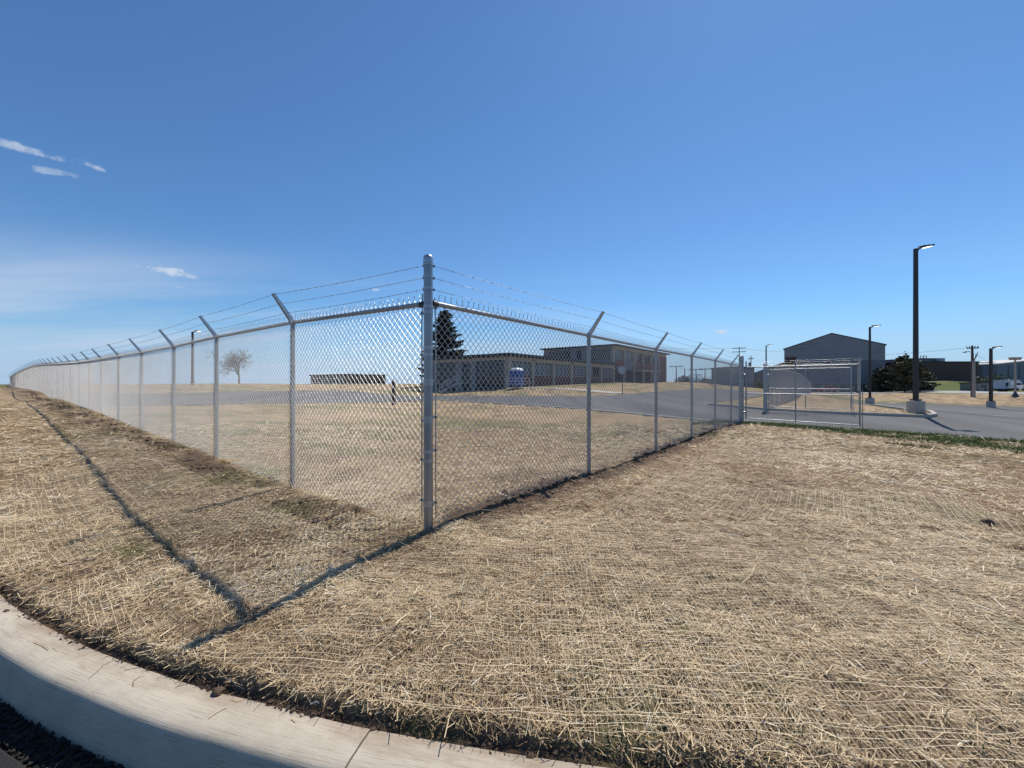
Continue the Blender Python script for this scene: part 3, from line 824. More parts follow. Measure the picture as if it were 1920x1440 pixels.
# ------------------------------------------------------------------ chain link fences
def wire_mesh(strips, r, n=4):
    """strips: (S, N, 3) bent wires -> one straight thin tube per leg, so each leg is round across its own axis"""
    a = strips[:, :-1].reshape(-1, 3); b = strips[:, 1:].reshape(-1, 3)
    t = b - a; t /= np.linalg.norm(t, axis=1, keepdims=True) + 1e-12
    a = a - t * r * 0.6; b = b + t * r * 0.6
    side = np.cross(t, np.array([0.31, 0.87, 0.12])); side /= np.linalg.norm(side, axis=1, keepdims=True) + 1e-12
    up = np.cross(t, side)
    an = np.linspace(0, 2 * np.pi, n, endpoint=False)
    off = r * (np.cos(an)[None, :, None] * side[:, None] + np.sin(an)[None, :, None] * up[:, None])
    v = np.concatenate([a[:, None] + off, b[:, None] + off], 1)
    base = np.arange(len(a))[:, None] * 2 * n
    j = np.arange(n)[None]; k = (j + 1) % n
    q = np.stack([base + j, base + n + j, base + n + k, base + k], -1).reshape(-1, 4)[:, ::-1]
    return v.reshape(-1, 3), q
def chain_link(name, a, b, zb, zt, parent, pitch=0.0359, r=0.0026, selvage=True, hang=0.0, start=0, sides=4):
    """woven mesh between plan points a and b; zb, zt give bottom and top along 0..1"""
    L = np.linalg.norm(b - a); d = (b - a) / L; nn = np.array([d[1], -d[0]])
    S = max(2, int(L / pitch)); pp = L / S
    hmid = float(np.mean(zt(np.array([.5])) - zb(np.array([.5]))))
    N = int(round(hmid / pitch / 2)) * 2
    ii = np.arange(S); jj = np.arange(N + 1)
    sg = np.where((ii[:, None] + start + jj[None]) % 2 == 0, 1.0, -1.0)
    s = (ii[:, None] + 0.5) * pp + sg * pp * 0.5
    f = s / L
    z0, z1 = zb(f), zt(f)
    z = z0 + (z1 - z0) * jj[None] / N
    bulge = hang * np.sin(np.pi * jj / N)[None] * np.sin(np.pi * f)
    dep = sg * (r * 1.15) + bulge
    pts = np.stack([a[0] + d[0] * s + nn[0] * dep, a[1] + d[1] * s + nn[1] * dep, z], -1)
    v, q = wire_mesh(pts, r, sides)
    if selvage:
        tips = pts[:, -1]; up = sg[:, -1] > 0
        tp = tips[up]
        rr = rng.uniform(-0.006, 0.006, (len(tp), 2))
        mid = tp + np.array([0, 0, 0.022]); mid[:, :2] += rr * 0.3
        e1 = mid.copy(); e1[:, 2] += 0.014; e1[:, :2] += d * 0.009 + rr
        e2 = mid.copy(); e2[:, 2] += 0.012; e2[:, :2] += -d * 0.009 + rr
        v2, q2 = wire_mesh(np.stack([tp, mid, e1], 1), r * 1.25)
        v3, q3 = wire_mesh(np.stack([mid, e2], 1), r)
        q = np.concatenate([q, q2 + len(v), q3 + len(v) + len(v2)]); v = np.concatenate([v, v2, v3])
    o = np_obj(name, v, q, None, 'wire', parent, True, 'stuff')
    return o
def barbed(name, pts, parent, barb_to=30.0, sag=0.012):
    p = np.asarray(pts, float)
    out = []
    for a, b in zip(p[:-1], p[1:]):
        for t in np.linspace(0, 1, 7)[:-1]:
            q = a + (b - a) * t; q = q.copy(); q[2] -= sag * 4 * t * (1 - t); out.append(q)
    out.append(p[-1]); out = np.array(out)
    mb = MB(); mb.tube(out, 0.0019, 4)
    s = np.concatenate([[0], np.cumsum(np.linalg.norm(np.diff(out, axis=0), axis=1))])
    for d in np.arange(0.09, min(s[-1], barb_to), 0.127):
        d += random.uniform(-.01, .01)
        c = np.array([np.interp(d, s, out[:, a]) for a in range(3)])
        i = min(np.searchsorted(s, d), len(out) - 1); t = out[i] - out[i - 1]; t /= np.linalg.norm(t)
        for k in range(2):
            w = np.array([random.gauss(0, 1) for _ in range(3)]); w -= t * (w @ t); w /= np.linalg.norm(w)
            mb.tube([c - w * 0.012 + t * 0.003, c + w * 0.012 - t * 0.003], 0.0011, 3, False)
        mb.tube([c - t * 0.008, c + t * 0.008], 0.0032, 4)
    return mb.build(name, 'barb', parent, True)
def outward_arm(parent, base, out, up=0.30, reach=0.225):
    """pressed steel arm leaning outward, with its cap collar"""
    o3 = np.array([out[0], out[1], 0.0]); side = np.array([-out[1], out[0], 0.0])
    mb = MB()
    b0 = base + np.array([0, 0, -0.015]); b1 = base + o3 * reach + np.array([0, 0, up])
    ax = (b1 - b0) / np.linalg.norm(b1 - b0); nr = np.cross(side, ax)
    v = []
    for c, w, h in ((b0, 0.024, 0.021), (b1, 0.016, 0.013)):
        for (a, e) in ((-1, -1), (1, -1), (1, 1), (-1, 1)): v.append(c + side * w * a + nr * h * e)
    mb.hexa(np.array(v))
    # folded lips along the channel
    for a in (-1, 1):
        mb.tube([b0 + side * 0.024 * a + nr * 0.022, b1 + side * 0.016 * a + nr * 0.014], 0.0045, 5)
    arm = mb.build('barb_arm', 'arm', parent)
    mb = MB(); mb.tube_prof(base + np.array([0, 0, -0.05]), [(0.036, 0), (0.037, 0.045), (0.030, 0.065), (0.012, 0.072)], 12)
    cap = mb.build('post_cap', 'band', parent); smooth_angle(cap)
    return arm
def line_post(root, p, zg, zr, r, out):
    mb = MB(); mb.tube([(p[0], p[1], zg - 0.25), (p[0], p[1], zr - 0.03)], r, 14)
    po = mb.build('line_post', 'galv', root); smooth_angle(po)
    outward_arm(po, np.array([p[0], p[1], zr + 0.02]), out)
    return po
def bands(parent, c, zs, r, d, n=18):
    for z in zs:
        mb = MB(); mb.tube_prof(np.array([c[0], c[1], z]), [(r + 0.001, -0.012), (r + 0.0045, -0.012), (r + 0.0045, 0.012), (r + 0.001, 0.012)], n)
        e = c + d * (r + 0.03)
        sd_ = np.array([-d[1], d[0]])
        mb.frame_box(c, d, sd_, r - 0.002, r + 0.052, -0.006, 0.006, z - 0.011, z + 0.011)
        b = mb.build('tension_band', 'band', parent); smooth_angle(b)
        mb = MB(); q = c + d * (r + 0.040)
        mb.tube([(q[0] - sd_[0] * 0.017, q[1] - sd_[1] * 0.017, z), (q[0] + sd_[0] * 0.017, q[1] + sd_[1] * 0.017, z)], 0.0075, 6)
        mb.build('carriage_bolt', 'bolt', b)

# heights along both runs
lx = [803, 549, 406, 326, 265.5, 223, 190.5, 167.6, 148.7, 132.8]
inv = 1 / (132.8 + 26)
while True:
    inv += 0.585e-3
    x = 1 / inv - 26
    if x < 19: break
    lx.append(x)
lrail = [(803, 569), (549, 604.5), (406, 632), (326, 650), (265.5, 661), (223, 667.5), (190.5, 673), (167.6, 676.5), (148.7, 679), (119, 681.5), (97, 682.5), (78, 683.5), (66, 685.7), (55, 688.9), (40, 695.7), (29, 701.3), (23, 705.3), (19, 709)]
ls_ = [(left_depth(x) - 3.49) / V[1] for x, _ in lrail]
lz_ = [EYE - (y - 720) / F * left_depth(x) for x, y in lrail]
def rail_left(s): return np.interp(s, ls_, lz_)
rx = [803, 1104, 1230, 1297, 1341, 1371, 1388]
rrail = [(803, 567), (1104, 629), (1230, 655), (1297, 667.5), (1341, 676), (1371, 683), (1390, 687)]
rs_ = [(right_depth(x) - 3.49) / U[1] for x, _ in rrail]
rz_ = [EYE - (y - 720) / F * right_depth(x) for x, y in rrail]
def rail_right(s): return np.interp(s, rs_, rz_)

OUT_L = -U; OUT_R = -V
ZC = H1(*CORNER)
fl = thing('chain_link_fence', (CORNER[0], CORNER[1], ZC), 'galvanised chain link fence run climbing the hill beside the kerb', 'fence', None)
fr = thing('chain_link_fence', (CORNER[0] + U[0] * .1, CORNER[1] + U[1] * .1, ZC), 'galvanised chain link fence run from the thick corner post to the open gate', 'fence', None)

# corner post
mb = MB()
zt = EYE - (482 - 720) / F * 3.49
mb.tube([(CORNER[0], CORNER[1], ZC - 0.3), (CORNER[0], CORNER[1], zt - 0.02)], 0.0385, 24)
cpost = mb.build('corner_post', 'galv', fl); smooth_angle(cpost)
mb = MB(); mb.tube_prof(np.array([CORNER[0], CORNER[1], zt - 0.05]), [(0.0425, 0), (0.0425, 0.035), (0.040, 0.050), (0.031, 0.063), (0.016, 0.071), (0.004, 0.073)], 24)
cap = mb.build('post_cap', 'arm', cpost); smooth_angle(cap, 50)
def yz(y): return EYE - (y - 720) / F * 3.49
bands(cpost, CORNER, [yz(586), yz(665), yz(720), yz(790), yz(863), yz(940)], 0.0385, V)
bands(cpost, CORNER, [yz(575), yz(652), yz(714), yz(783), yz(846), yz(946)], 0.0385, U)
for z in (yz(496), yz(519), yz(541)):
    mb = MB(); mb.tube_prof(np.array([CORNER[0], CORNER[1], z]), [(0.039, -0.011), (0.043, -0.011), (0.043, 0.011), (0.039, 0.011)], 18)
    b = mb.build('wire_band', 'band', cpost); smooth_angle(b)
    for d in (U, V):
        q = CORNER + d * 0.052; mb = MB(); mb.frame_box(q, d, np.array([-d[1], d[0]]), -0.014, 0.016, -0.006, 0.006, z - 0.010, z + 0.010); mb.build('band_lug', 'bolt', b)
for d, zlo, zhi, par in ((V, yz(972), yz(548), cpost), (U, yz(977), yz(556), cpost)):
    q = CORNER + d * 0.083
    mb = MB(); q2 = CORNER + d * 0.072
    mb.tube([(q2[0], q2[1], zhi), (q[0], q[1], zhi - .25), (q[0], q[1], 0.9), (q[0], q[1], zlo)], 0.0065, 6)
    mb.build('tension_bar', 'band', par)
    q = CORNER + d * 0.05; zz = rail_left(0) if d is V else rail_right(0)
    mb = MB(); mb.tube([(q[0], q[1], zz), (q[0] + d[0] * 0.05, q[1] + d[1] * 0.05, zz)], 0.027, 14)
    mb.build('rail_end_cup', 'bolt', par)

def fence_run(root, posts_s, axis, out, rail_f, r_post, near, end_big=None, hang=0.01):
    """posts at distances posts_s (first one is the corner post)"""
    pts = [CORNER + axis * s for s in posts_s]
    zg = [H1(*p) for p in pts]
    for k in range(1, len(pts)):
        if end_big and k == len(pts) - 1: continue
        line_post(root, pts[k], zg[k], float(rail_f(posts_s[k])), r_post, out)
    for k in range(len(pts) - 1):
        s0, s1 = posts_s[k], posts_s[k + 1]
        off = out * 0.0
        st = 0.09 if k == 0 else 0.0
        mb = MB()
        a = CORNER + axis * (s0 + st); b = CORNER + axis * s1
        mb.tube([(a[0], a[1], float(rail_f(s0 + st))), (b[0], b[1], float(rail_f(s1)))], 0.0215, 12)
        o = mb.build('top_rail', 'galv', root); smooth_angle(o)
        # mesh hangs on the outer face of rail and posts
        am = CORNER + axis * (s0 + (0.082 if k == 0 else 0)) + out * (0.0 if k == 0 else 0.036)
        bm_ = CORNER + axis * s1 + out * 0.036
        L0 = s0 + st; far = s0 > near
        z_b0, z_b1 = zg[k], zg[k + 1]
        ss = np.linspace(0, 1, 9); hh = H(am[0] + (bm_[0] - am[0]) * ss, am[1] + (bm_[1] - am[1]) * ss) + 0.02
        def zb(f, ss=ss, hh=hh): return np.interp(f, ss, hh) * 0.5 + (hh[0] + (hh[-1] - hh[0]) * f) * 0.5 + 0.012
        def zt_(f, s0=s0, s1=s1): return rail_f(s0) + (rail_f(s1) - rail_f(s0)) * f + 0.046
        chain_link('mesh_panel', am, bm_, zb, zt_, root, 0.0359 if not far else 0.0718, (0.0025 if s0 < 2 else 0.0021) if not far else 0.0037, True, hang * random.uniform(-1, 1), sides=4 if s0 < 16 else 3)
        if not far:       # tie wires on post and rail
            for zf in np.linspace(0.12, 0.9, 6):
                z = zg[k + 1] + (float(rail_f(s1)) - zg[k + 1]) * zf
                mb = MB(); c = pts[k + 1]
                mb.tube_prof(np.array([c[0], c[1], z]), [(r_post + 0.001, -0.002), (r_post + 0.0045, 0.0), (r_post + 0.001, 0.002)], 10)
                mb.build('tie_wire', 'wire', root)
    # three strands of barbed wire
    for w, (dz, do) in enumerate(((0.085, 0.075), (0.185, 0.148), (0.285, 0.220))):
        first = np.array([CORNER[0] + axis[0] * 0.055, CORNER[1] + axis[1] * 0.055, (yz(541), yz(519), yz(496))[w]])
        pl = [first]
        for k in range(1, len(pts)):
            if end_big and k == len(pts) - 1:
                e = pts[k] - axis * 0.07; pl.append(np.array([e[0], e[1], float(rail_f(posts_s[k])) + dz * 1.1])); continue
            z = float(rail_f(posts_s[k])) + 0.02 + dz
            e = pts[k] + out * do
            pl.append(np.array([e[0], e[1], z]))
        barbed('barbed_wire', pl, root, 26.0)
    return pts
lposts = [(left_depth(x) - 3.49) / V[1] for x in lx]
rposts = [(right_depth(x) - 3.49) / U[1] for x in rx]
lpts = fence_run(fl, lposts, V, OUT_L, rail_left, 0.027, 32.0)
rpts = fence_run(fr, rposts, U, OUT_R, rail_right, 0.028, 60.0, end_big=True)
# gate end post of the right-hand run
def big_post(root, p, zg, ztop, r, name='gate_post'):
    mb = MB(); mb.tube([(p[0], p[1], zg - 0.3), (p[0], p[1], ztop - 0.03)], r, 20); o = mb.build(name, 'galv', root); smooth_angle(o)
    mb = MB(); mb.tube_prof(np.array([p[0], p[1], ztop - 0.07]), [(r + 0.004, 0), (r + 0.004, 0.05), (r * 0.9, 0.075), (r * 0.5, 0.09), (0.006, 0.095)], 20)
    c = mb.build('post_cap', 'whiteplastic', o); smooth_angle(c, 50)
    return o
gz1 = H1(*GATE1)
gpost = big_post(fr, GATE1, gz1, EYE - (667 - 720) / F * right_depth(1390), 0.084)
for z in np.linspace(gz1 + 0.25, gz1 + 1.95, 6):
    mb = MB(); mb.tube_prof(np.array([GATE1[0], GATE1[1], z]), [(0.085, -0.012), (0.090, -0.012), (0.090, 0.012), (0.085, 0.012)], 16); mb.build('tension_band', 'band', gpost)
adopt(fl); adopt(fr)

# ------------------------------------------------------------------ open gate leaves
def gate_leaf(hinge, direc, label, zlow, ztop, L=3.3, rm='galv'):
    root = thing('swing_gate', (hinge[0], hinge[1], zlow), label, 'gate', None)
    a = hinge + direc * 0.16; b = a + direc * L; m_ = a + direc * (L * 0.47)
    zl = lambda q: zlow - 0.02 * np.linalg.norm(q - a)
    zt_ = lambda q: ztop + 0.006 * np.linalg.norm(q - a)
    for q, up, r in ((a, 0.22, 0.026), (m_, 0.20, 0.021), (b, 0.22, 0.028)):
        mb = MB(); mb.tube([(q[0], q[1], zl(q) - 0.02), (q[0], q[1], zt_(q) + up)], r, 12)
        o = mb.build('stile', 'galv', root); smooth_angle(o)
    for f in (0.0, 0.49, 1.0):
        za = zl(a) + (zt_(a) - zl(a)) * f; zb_ = zl(b) + (zt_(b) - zl(b)) * f
        mb = MB(); mb.tube([(a[0], a[1], za), (b[0], b[1], zb_)], 0.018, 12); o = mb.build('frame_rail', rm, root); smooth_angle(o)
    nn = np.array([direc[1], -direc[0]]) * 0.02
    chain_link('mesh_panel', a + nn, b + nn, lambda f: zl(a) + (zl(b) - zl(a)) * f, lambda f: zt_(a) + (zt_(b) - zt_(a)) * f, root, selvage=False)
    for h in (0.07, 0.14, 0.20):
        barbed('barbed_wire', [(a[0], a[1], zt_(a) + h), (m_[0], m_[1], zt_(m_) + h), (b[0], b[1], zt_(b) + h)], root, 0.0, 0.004)
    e = b + direc * 0.07
    mb = MB(); mb.tube([(e[0], e[1], H1(*e) + 0.01), (e[0], e[1], zl(b) + 1.15)], 0.013, 8); mb.build('drop_rod', 'galv', root)
    mb = MB(); mb.tube([(e[0], e[1], zl(b) + 0.55), (b[0], b[1], zl(b) + 0.55)], 0.012, 6); mb.tube([(e[0], e[1], zl(b) + 1.05), (b[0], b[1], zl(b) + 1.05)], 0.012, 6)
    mb.build('rod_guide', 'band', root)
    for f in (0.12, 0.86):
        z = zlow + (ztop - zlow) * f
        mb = MB(); mb.tube([(hinge[0], hinge[1], z), (a[0], a[1], z)], 0.03, 8); mb.build('hinge', 'band', root)
    adopt(root); return root
gate_leaf(GATE1, -V, 'open chain link gate leaf swung along the green strip beside the driveway', gz1 + 0.20, EYE - (689 - 720) / F * right_depth(1390))
gz2 = H1(*GATE2)
gate_leaf(GATE2, -V, 'open chain link gate leaf standing over the far kerb and straw island', gz2 + 0.30, EYE - (693 - 720) / F * right_depth(1435), rm='galv')

# fence run beyond the driveway
ff = thing('chain_link_fence', (GATE2[0], GATE2[1], gz2), 'galvanised chain link fence run dropping away behind the straw island', 'fence', None)
big_post(ff, GATE2, gz2, EYE - (681 - 720) / F * right_depth(1435), 0.095)
fs = np.arange(0, 66, 3.0)
topf = np.interp(fs, [0, 12, 30, 66], [EYE + 27 / F * 21.4, EYE + 26 / F * 30.8, 2.35, 1.35])
fp = [GATE2 + U * s for s in fs]
for k in range(1, len(fp)):
    mb = MB(); zg_ = H1(*fp[k]); mb.tube([(fp[k][0], fp[k][1], zg_ - 0.2), (fp[k][0], fp[k][1], topf[k])], 0.03, 8); o = mb.build('line_post', 'galv', ff)
for k in range(len(fp) - 1):
    a, b = fp[k], fp[k + 1]; h0, h1_ = H1(*a), H1(*b)
    mb = MB(); mb.tube([(a[0], a[1], topf[k]), (b[0], b[1], topf[k + 1])], 0.022, 8); mb.build('top_rail', 'arm', ff)
    chain_link('mesh_panel', a, b, lambda f, h0=h0, h1_=h1_: h0 + (h1_ - h0) * f + 0.03, lambda f, k=k: topf[k] + (topf[k + 1] - topf[k]) * f, ff, 0.0718, 0.0034, False, sides=3)
adopt(ff)

# ------------------------------------------------------------------ straw mat: loose straws, netting, soil clods, grass
sL_ = lambda x, y: (x - CORNER[0]) * V[0] + (y - CORNER[1]) * V[1]
sR_ = lambda x, y: (x - CORNER[0]) * U[0] + (y - CORNER[1]) * U[1]
def in_view(x, y, margin=0.5):
    return (y > 0.8) & (np.abs(x) < 1.27 * y + margin)
GOLD = np.array([gp(x, y)[:2] for x, y in [(1490, 842), (1920, 868), (2000, 945), (1480, 905), (1440, 880)]])
PALE = np.array([gp(x, y)[:2] for x, y in [(620, 1100), (1250, 1010), (1930, 1050), (2000, 1500), (700, 1400), (430, 1260)]])
def zone_tone(x, y):
    t = (fbm(x * 0.55, y * 0.55, 201, 3) - 0.5) * 0.55 + (fbm(x * 0.35, y * 2.2, 207, 3) - 0.5) * 0.35
    t = t + 0.22 * inpoly(x, y, GOLD) * sstep(polydist(x, y, GOLD), 0.0, 0.35)
    t = t + 0.07 * inpoly(x, y, PALE) * sstep(polydist(x, y, PALE), 0.0, 0.3)
    return t - 0.02 - 0.42 * soil_shade_mask(x, y)
def straws(n, x, y, lmean, wmean, segs=2, lift=0.022, tilt=0.16, yaw=None, tone_shift=0.0):
    L = np.clip(rng.lognormal(np.log(lmean), 0.5, n), lmean * 0.25, lmean * 3.0)
    W = np.clip(rng.normal(wmean, wmean * 0.35, n), wmean * 0.35, wmean * 2.2)
    th = rng.uniform(0, np.pi * 2, n) if yaw is None else yaw
    pitch = rng.normal(0, tilt, n) * np.where(rng.random(n) < 0.06, 3.0, 1.0)
    dx, dy = np.cos(th), np.sin(th)
    z0 = H(x, y) + 0.003 + lift * rng.random(n) ** 1.4
    t = np.linspace(-0.5, 0.5, segs + 1)
    bend = rng.normal(0, 0.10, n)
    cx = x[:, None] + dx[:, None] * L[:, None] * t + (-dy * bend * L)[:, None] * (t ** 2 * 4 - 0.3)
    cy = y[:, None] + dy[:, None] * L[:, None] * t + (dx * bend * L)[:, None] * (t ** 2 * 4 - 0.3)
    cz = z0[:, None] + np.sin(pitch)[:, None] * L[:, None] * t + 0.5 * np.abs(np.sin(pitch) * L)[:, None] * 0.55
    roll = rng.normal(0, 0.55, n)
    wx = -dy * np.cos(roll); wy = dx * np.cos(roll); wz = np.sin(roll)
    hw = (W * 0.5)[:, None]
    a = np.stack([cx - wx[:, None] * hw, cy - wy[:, None] * hw, cz - wz[:, None] * hw], -1)
    b = np.stack([cx + wx[:, None] * hw, cy + wy[:, None] * hw, cz + wz[:, None] * hw], -1)
    v = np.stack([a, b], 2).reshape(-1, 3)
    base = np.arange(n)[:, None] * (segs + 1) * 2 + np.arange(segs)[None] * 2
    q = np.stack([base, base + 1, base + 3, base + 2], -1).reshape(-1, 4)
    tone = np.clip(rng.normal(0.52 + tone_shift, 0.20, n), 0, 1)
    tone = tone + zone_tone(x, y)
    tone = np.where(rng.random(n) < 0.022, 1.0, np.clip(tone, 0, 1))
    return v, q, np.repeat(tone, (segs + 1) * 2)
def keep_straw(x, y):
    kd = kerb_dist(x, y)
    soil = soil_shade_mask(x, y)
    g = green_mask(x, y)
    k = (kd > 0.008 + 0.035 * fbm(x * 5, y * 5, 77, 2)) & (rng.random(len(x)) > soil * 0.90) & ~road_mask(x, y)
    k &= rng.random(len(x)) > np.clip(g * 0.55, 0, 1)
    clump = fbm(x * 5.5, y * 5.5, 81, 3)
    return k & (rng.random(len(x)) < sstep(clump, 0.22, 0.55) * 0.7 + 0.3)
def scatter(n, r0, r1, amin=-68, amax=74):
    rr = np.sqrt(rng.uniform(r0 * r0, r1 * r1, n)); aa = np.radians(rng.uniform(amin, amax, n))
    x, y = rr * np.sin(aa), rr * np.cos(aa)
    k = keep_straw(x, y); return x[k], y[k]
groups = []
x, y = scatter(205000, 1.3, 3.4); groups.append(straws(len(x), x, y, 0.046, 0.0024, 1, tilt=0.13))
x, y = scatter(3600, 1.3, 3.4); groups.append(straws(len(x), x, y, 0.075, 0.0034, lift=0.032, tilt=0.24, tone_shift=0.12))
x, y = scatter(235000, 3.4, 6.5, -62, 74); groups.append(straws(len(x), x, y, 0.052, 0.0032, 1, tilt=0.12))
n = 190000
rr = 6.4 * np.exp(rng.random(n) * math.log(30 / 6.4)); aa = np.radians(rng.uniform(-57, 57, n))
x, y = rr * np.sin(aa), rr * np.cos(aa); k = keep_straw(x, y) & ~((sL_(x, y) > 0) & (sR_(x, y) > 0) & (rr > 14)); x, y, rr = x[k], y[k], rr[k]
v, q, t = straws(len(x), x, y, 0.075, 0.0052, 1, lift=0.03)
cen = v.reshape(-1, 4, 3).mean(1, keepdims=True); v = (cen + (v.reshape(-1, 4, 3) - cen) * np.clip(rr / 8, .8, 2.2)[:, None, None]).reshape(-1, 3)
groups.append((v, q, t))
# straws spilled over the lip, on the kerb and down in the gap
n = 1000
sx = rng.uniform(-4.5, 2.4, n); ky = np.interp(sx, KB[:, 0], KB[:, 1])
x = sx; y = ky + np.abs(rng.normal(0, 0.04, n)) + 0.03
groups.append(straws(n, x, y, 0.06, 0.0032, 2, lift=0.03, tilt=0.26))
ofs = 0; vv = []; qq = []; tt = []
for v, q, t in groups:
    vv.append(v); qq.append(q + ofs); tt.append(t); ofs += len(v)
o = np_obj('straw', np.concatenate(vv), np.concatenate(qq), None, 'straw', None, False, 'stuff')
point_attr(o, 'tone', np.concatenate(tt))
tag(o, 'loose dry straw spread thick over the ground outside the fence', 'straw')
n = 46
sx = rng.uniform(-4.2, 0.6, n); ky = np.interp(sx, KB[:, 0], KB[:, 1])
inset = np.where(rng.random(n) < 0.45, rng.uniform(0.0, 0.10, n), rng.uniform(0.235, 0.36, n))
zz = np.where(inset < 0.2, KZ + 0.006, KZ - 0.215)
v, q, t = straws(n, sx, ky - inset * 1.05, 0.055, 0.0026, 2, lift=0, tilt=0.0)
v[:, 2] = np.repeat(zz, 6) + rng.normal(0, 0.0015, n).repeat(6)
o = np_obj('straw', v, q, None, 'straw', None, False, 'stuff'); point_attr(o, 'tone', t)
tag(o, 'few stray straws lying on the kerb and in the dark gap', 'straw')

# netting of the erosion mats: thin threads in a grid draped over the straw
def netting(origin, ax, ay, u0, u1, v0, v1, du, dv, test, label, w=0.0018, seed=5):
    V_, Q_ = [], []
    ofs = 0
    def thread(fixed, a0, a1, along_u):
        nonlocal ofs
        m_ = int((a1 - a0) / 0.035) + 2
        s = np.linspace(a0, a1, m_)
        wob = (fbm(s * 2.2 + fixed * 7, s * 0 + fixed * 3.1, seed, 3) - 0.5) * 0.05 + (vnoise(s * 0.7, s * 0 + fixed * 1.3, seed + 9) - 0.5) * 0.09
        f = fixed + wob
        uu, vv_ = (s, f) if along_u else (f, s)
        x = origin[0] + ax[0] * uu + ay[0] * vv_; y = origin[1] + ax[1] * uu + ay[1] * vv_
        ok = test(x, y) & (fbm(x * 0.9 + seed, y * 0.9, seed + 40, 3) > 0.33)
        z = H(x, y) + 0.013 + 0.028 * fbm(x * 3.1, y * 3.1, seed + 3, 3)
        d = ay if along_u else ax
        w_ = w * (random.uniform(0.7, 1.35) if along_u else 0.7)
        p0 = np.stack([x - d[0] * w_ / 2, y - d[1] * w_ / 2, z], -1); p1 = np.stack([x + d[0] * w_ / 2, y + d[1] * w_ / 2, z + 0.0004], -1)
        V_.append(np.stack([p0, p1], 1).reshape(-1, 3))
        b = ofs + np.arange(m_ - 1) * 2
        good = ok[:-1] & ok[1:]
        Q_.append(np.stack([b, b + 1, b + 3, b + 2], -1)[good]); ofs += 2 * m_
    for f in np.arange(v0, v1, dv):
        thread(f + random.uniform(-.5, .5) * dv, u0, u1, True)
    for f in np.arange(u0, u1, du):
        thread(f + random.uniform(-.15, .15) * du, v0, v1, False)
    o = np_obj('netting', np.concatenate(V_), np.concatenate(Q_), None, 'net', None, False, 'stuff')
    return tag(o, label, 'netting')
ca, sa = math.cos(R(-3)), math.sin(R(-3))
netting((0, 1.4), np.array([ca, sa]), np.array([-sa, ca]), -1.6, 5.2, 0.0, 2.5, 0.024, 0.034,
        lambda x, y: (kerb_dist(x, y) > 0.06) & in_view(x, y, 1.0) & (sL_(x, y) * 0.9 + 0.05 * np.sin(x * 9) < -0.25) & (y < 3.75 + 0.06 * np.sin(x * 3)),
        'fine jute netting over the wide straw mat along the kerb')
netting(CORNER, V, -U, 0.2, 9.5, 0.55, 3.6, 0.034, 0.045,
        lambda x, y: (kerb_dist(x, y) > 0.06) & in_view(x, y, 1.0) & (sL_(x, y) > -0.1),
        'fine jute netting over the straw mat between left fence and kerb', w=0.0017, seed=8)
netting(CORNER, U, -V, 1.5, 9.0, 0.9, 8.0, 0.045, 0.05,
        lambda x, y: in_view(x, y, 1.0) & (y > 3.8) & (fbm(x * 0.5, y * 0.5, 19, 2) > 0.42),
        'coarse jute netting over the straw mat toward the driveway', w=0.0024, seed=15)

# clods of turned soil along the fences
def clods(centres, sizes, label, mt='soil'):
    ico_v = np.array([(0, 0, 1), (.894, 0, .447), (.276, .851, .447), (-.724, .526, .447), (-.724, -.526, .447), (.276, -.851, .447),
                      (.724, .526, -.447), (-.276, .851, -.447), (-.894, 0, -.447), (-.276, -.851, -.447), (.724, -.526, -.447), (0, 0, -1)])
    ico_f = np.array([(0, 1, 2), (0, 2, 3), (0, 3, 4), (0, 4, 5), (0, 5, 1), (1, 6, 2), (2, 7, 3), (3, 8, 4), (4, 9, 5), (5, 10, 1), (6, 7, 2), (7, 8, 3), (8, 9, 4), (9, 10, 5), (10, 6, 1), (11, 7, 6), (11, 8, 7), (11, 9, 8), (11, 10, 9), (11, 6, 10)])
    n = len(centres)
    sc = sizes[:, None, None] * rng.uniform(0.55, 1.25, (n, 12, 1)) * np.stack([rng.uniform(.8, 1.4, n), rng.uniform(.8, 1.4, n), rng.uniform(.5, .9, n)], -1)[:, None]
    v = ico_v[None] * sc + centres[:, None]
    f = (ico_f[None] + np.arange(n)[:, None, None] * 12).reshape(-1, 3)
    o = np_obj('soil_clods', v.reshape(-1, 3), None, f, mt, None, False, 'stuff')
    return tag(o, label, 'soil')
n = 2600
s = rng.uniform(0.4, 40, n) ** 1.0; off = rng.normal(0.26, 0.14, n) + 0.25 * np.clip(s / 30, 0, 1)
x = CORNER[0] + V[0] * s - U[0] * off; y = CORNER[1] + V[1] * s - U[1] * off
k = fbm(x * 1.6, y * 1.6, 101, 3) > 0.42
x, y = x[k], y[k]; sz = np.clip(rng.lognormal(-4.45, 0.5, len(x)), 0.004, 0.045)
clods(np.column_stack([x, y, H(x, y) + sz * 0.35]), sz, 'crumbled brown soil clods along the foot of the left fence')
n = 2400
s = rng.uniform(0.15, 16, n); off = rng.normal(0.02, 0.13, n)
x = CORNER[0] + U[0] * s - V[0] * off; y = CORNER[1] + U[1] * s - V[1] * off
k = fbm(x * 1.3, y * 1.3, 111, 3) > 0.45
x, y = x[k], y[k]; sz = np.clip(rng.lognormal(-4.4, 0.5, len(x)), 0.004, 0.05)
clods(np.column_stack([x, y, H(x, y) + sz * 0.35]), sz, 'crumbled dark soil clods along the foot of the right fence')
n = 3400
sx = rng.uniform(-5, 2.5, n); x = sx; y = np.interp(sx, KB[:, 0], KB[:, 1]) + rng.normal(0.020, 0.020, n) + 0.06 * (fbm(sx * 3, sx * 0, 55, 3) - 0.42)
sz = np.clip(rng.lognormal(-5.9, 0.65, n), 0.001, 0.012)
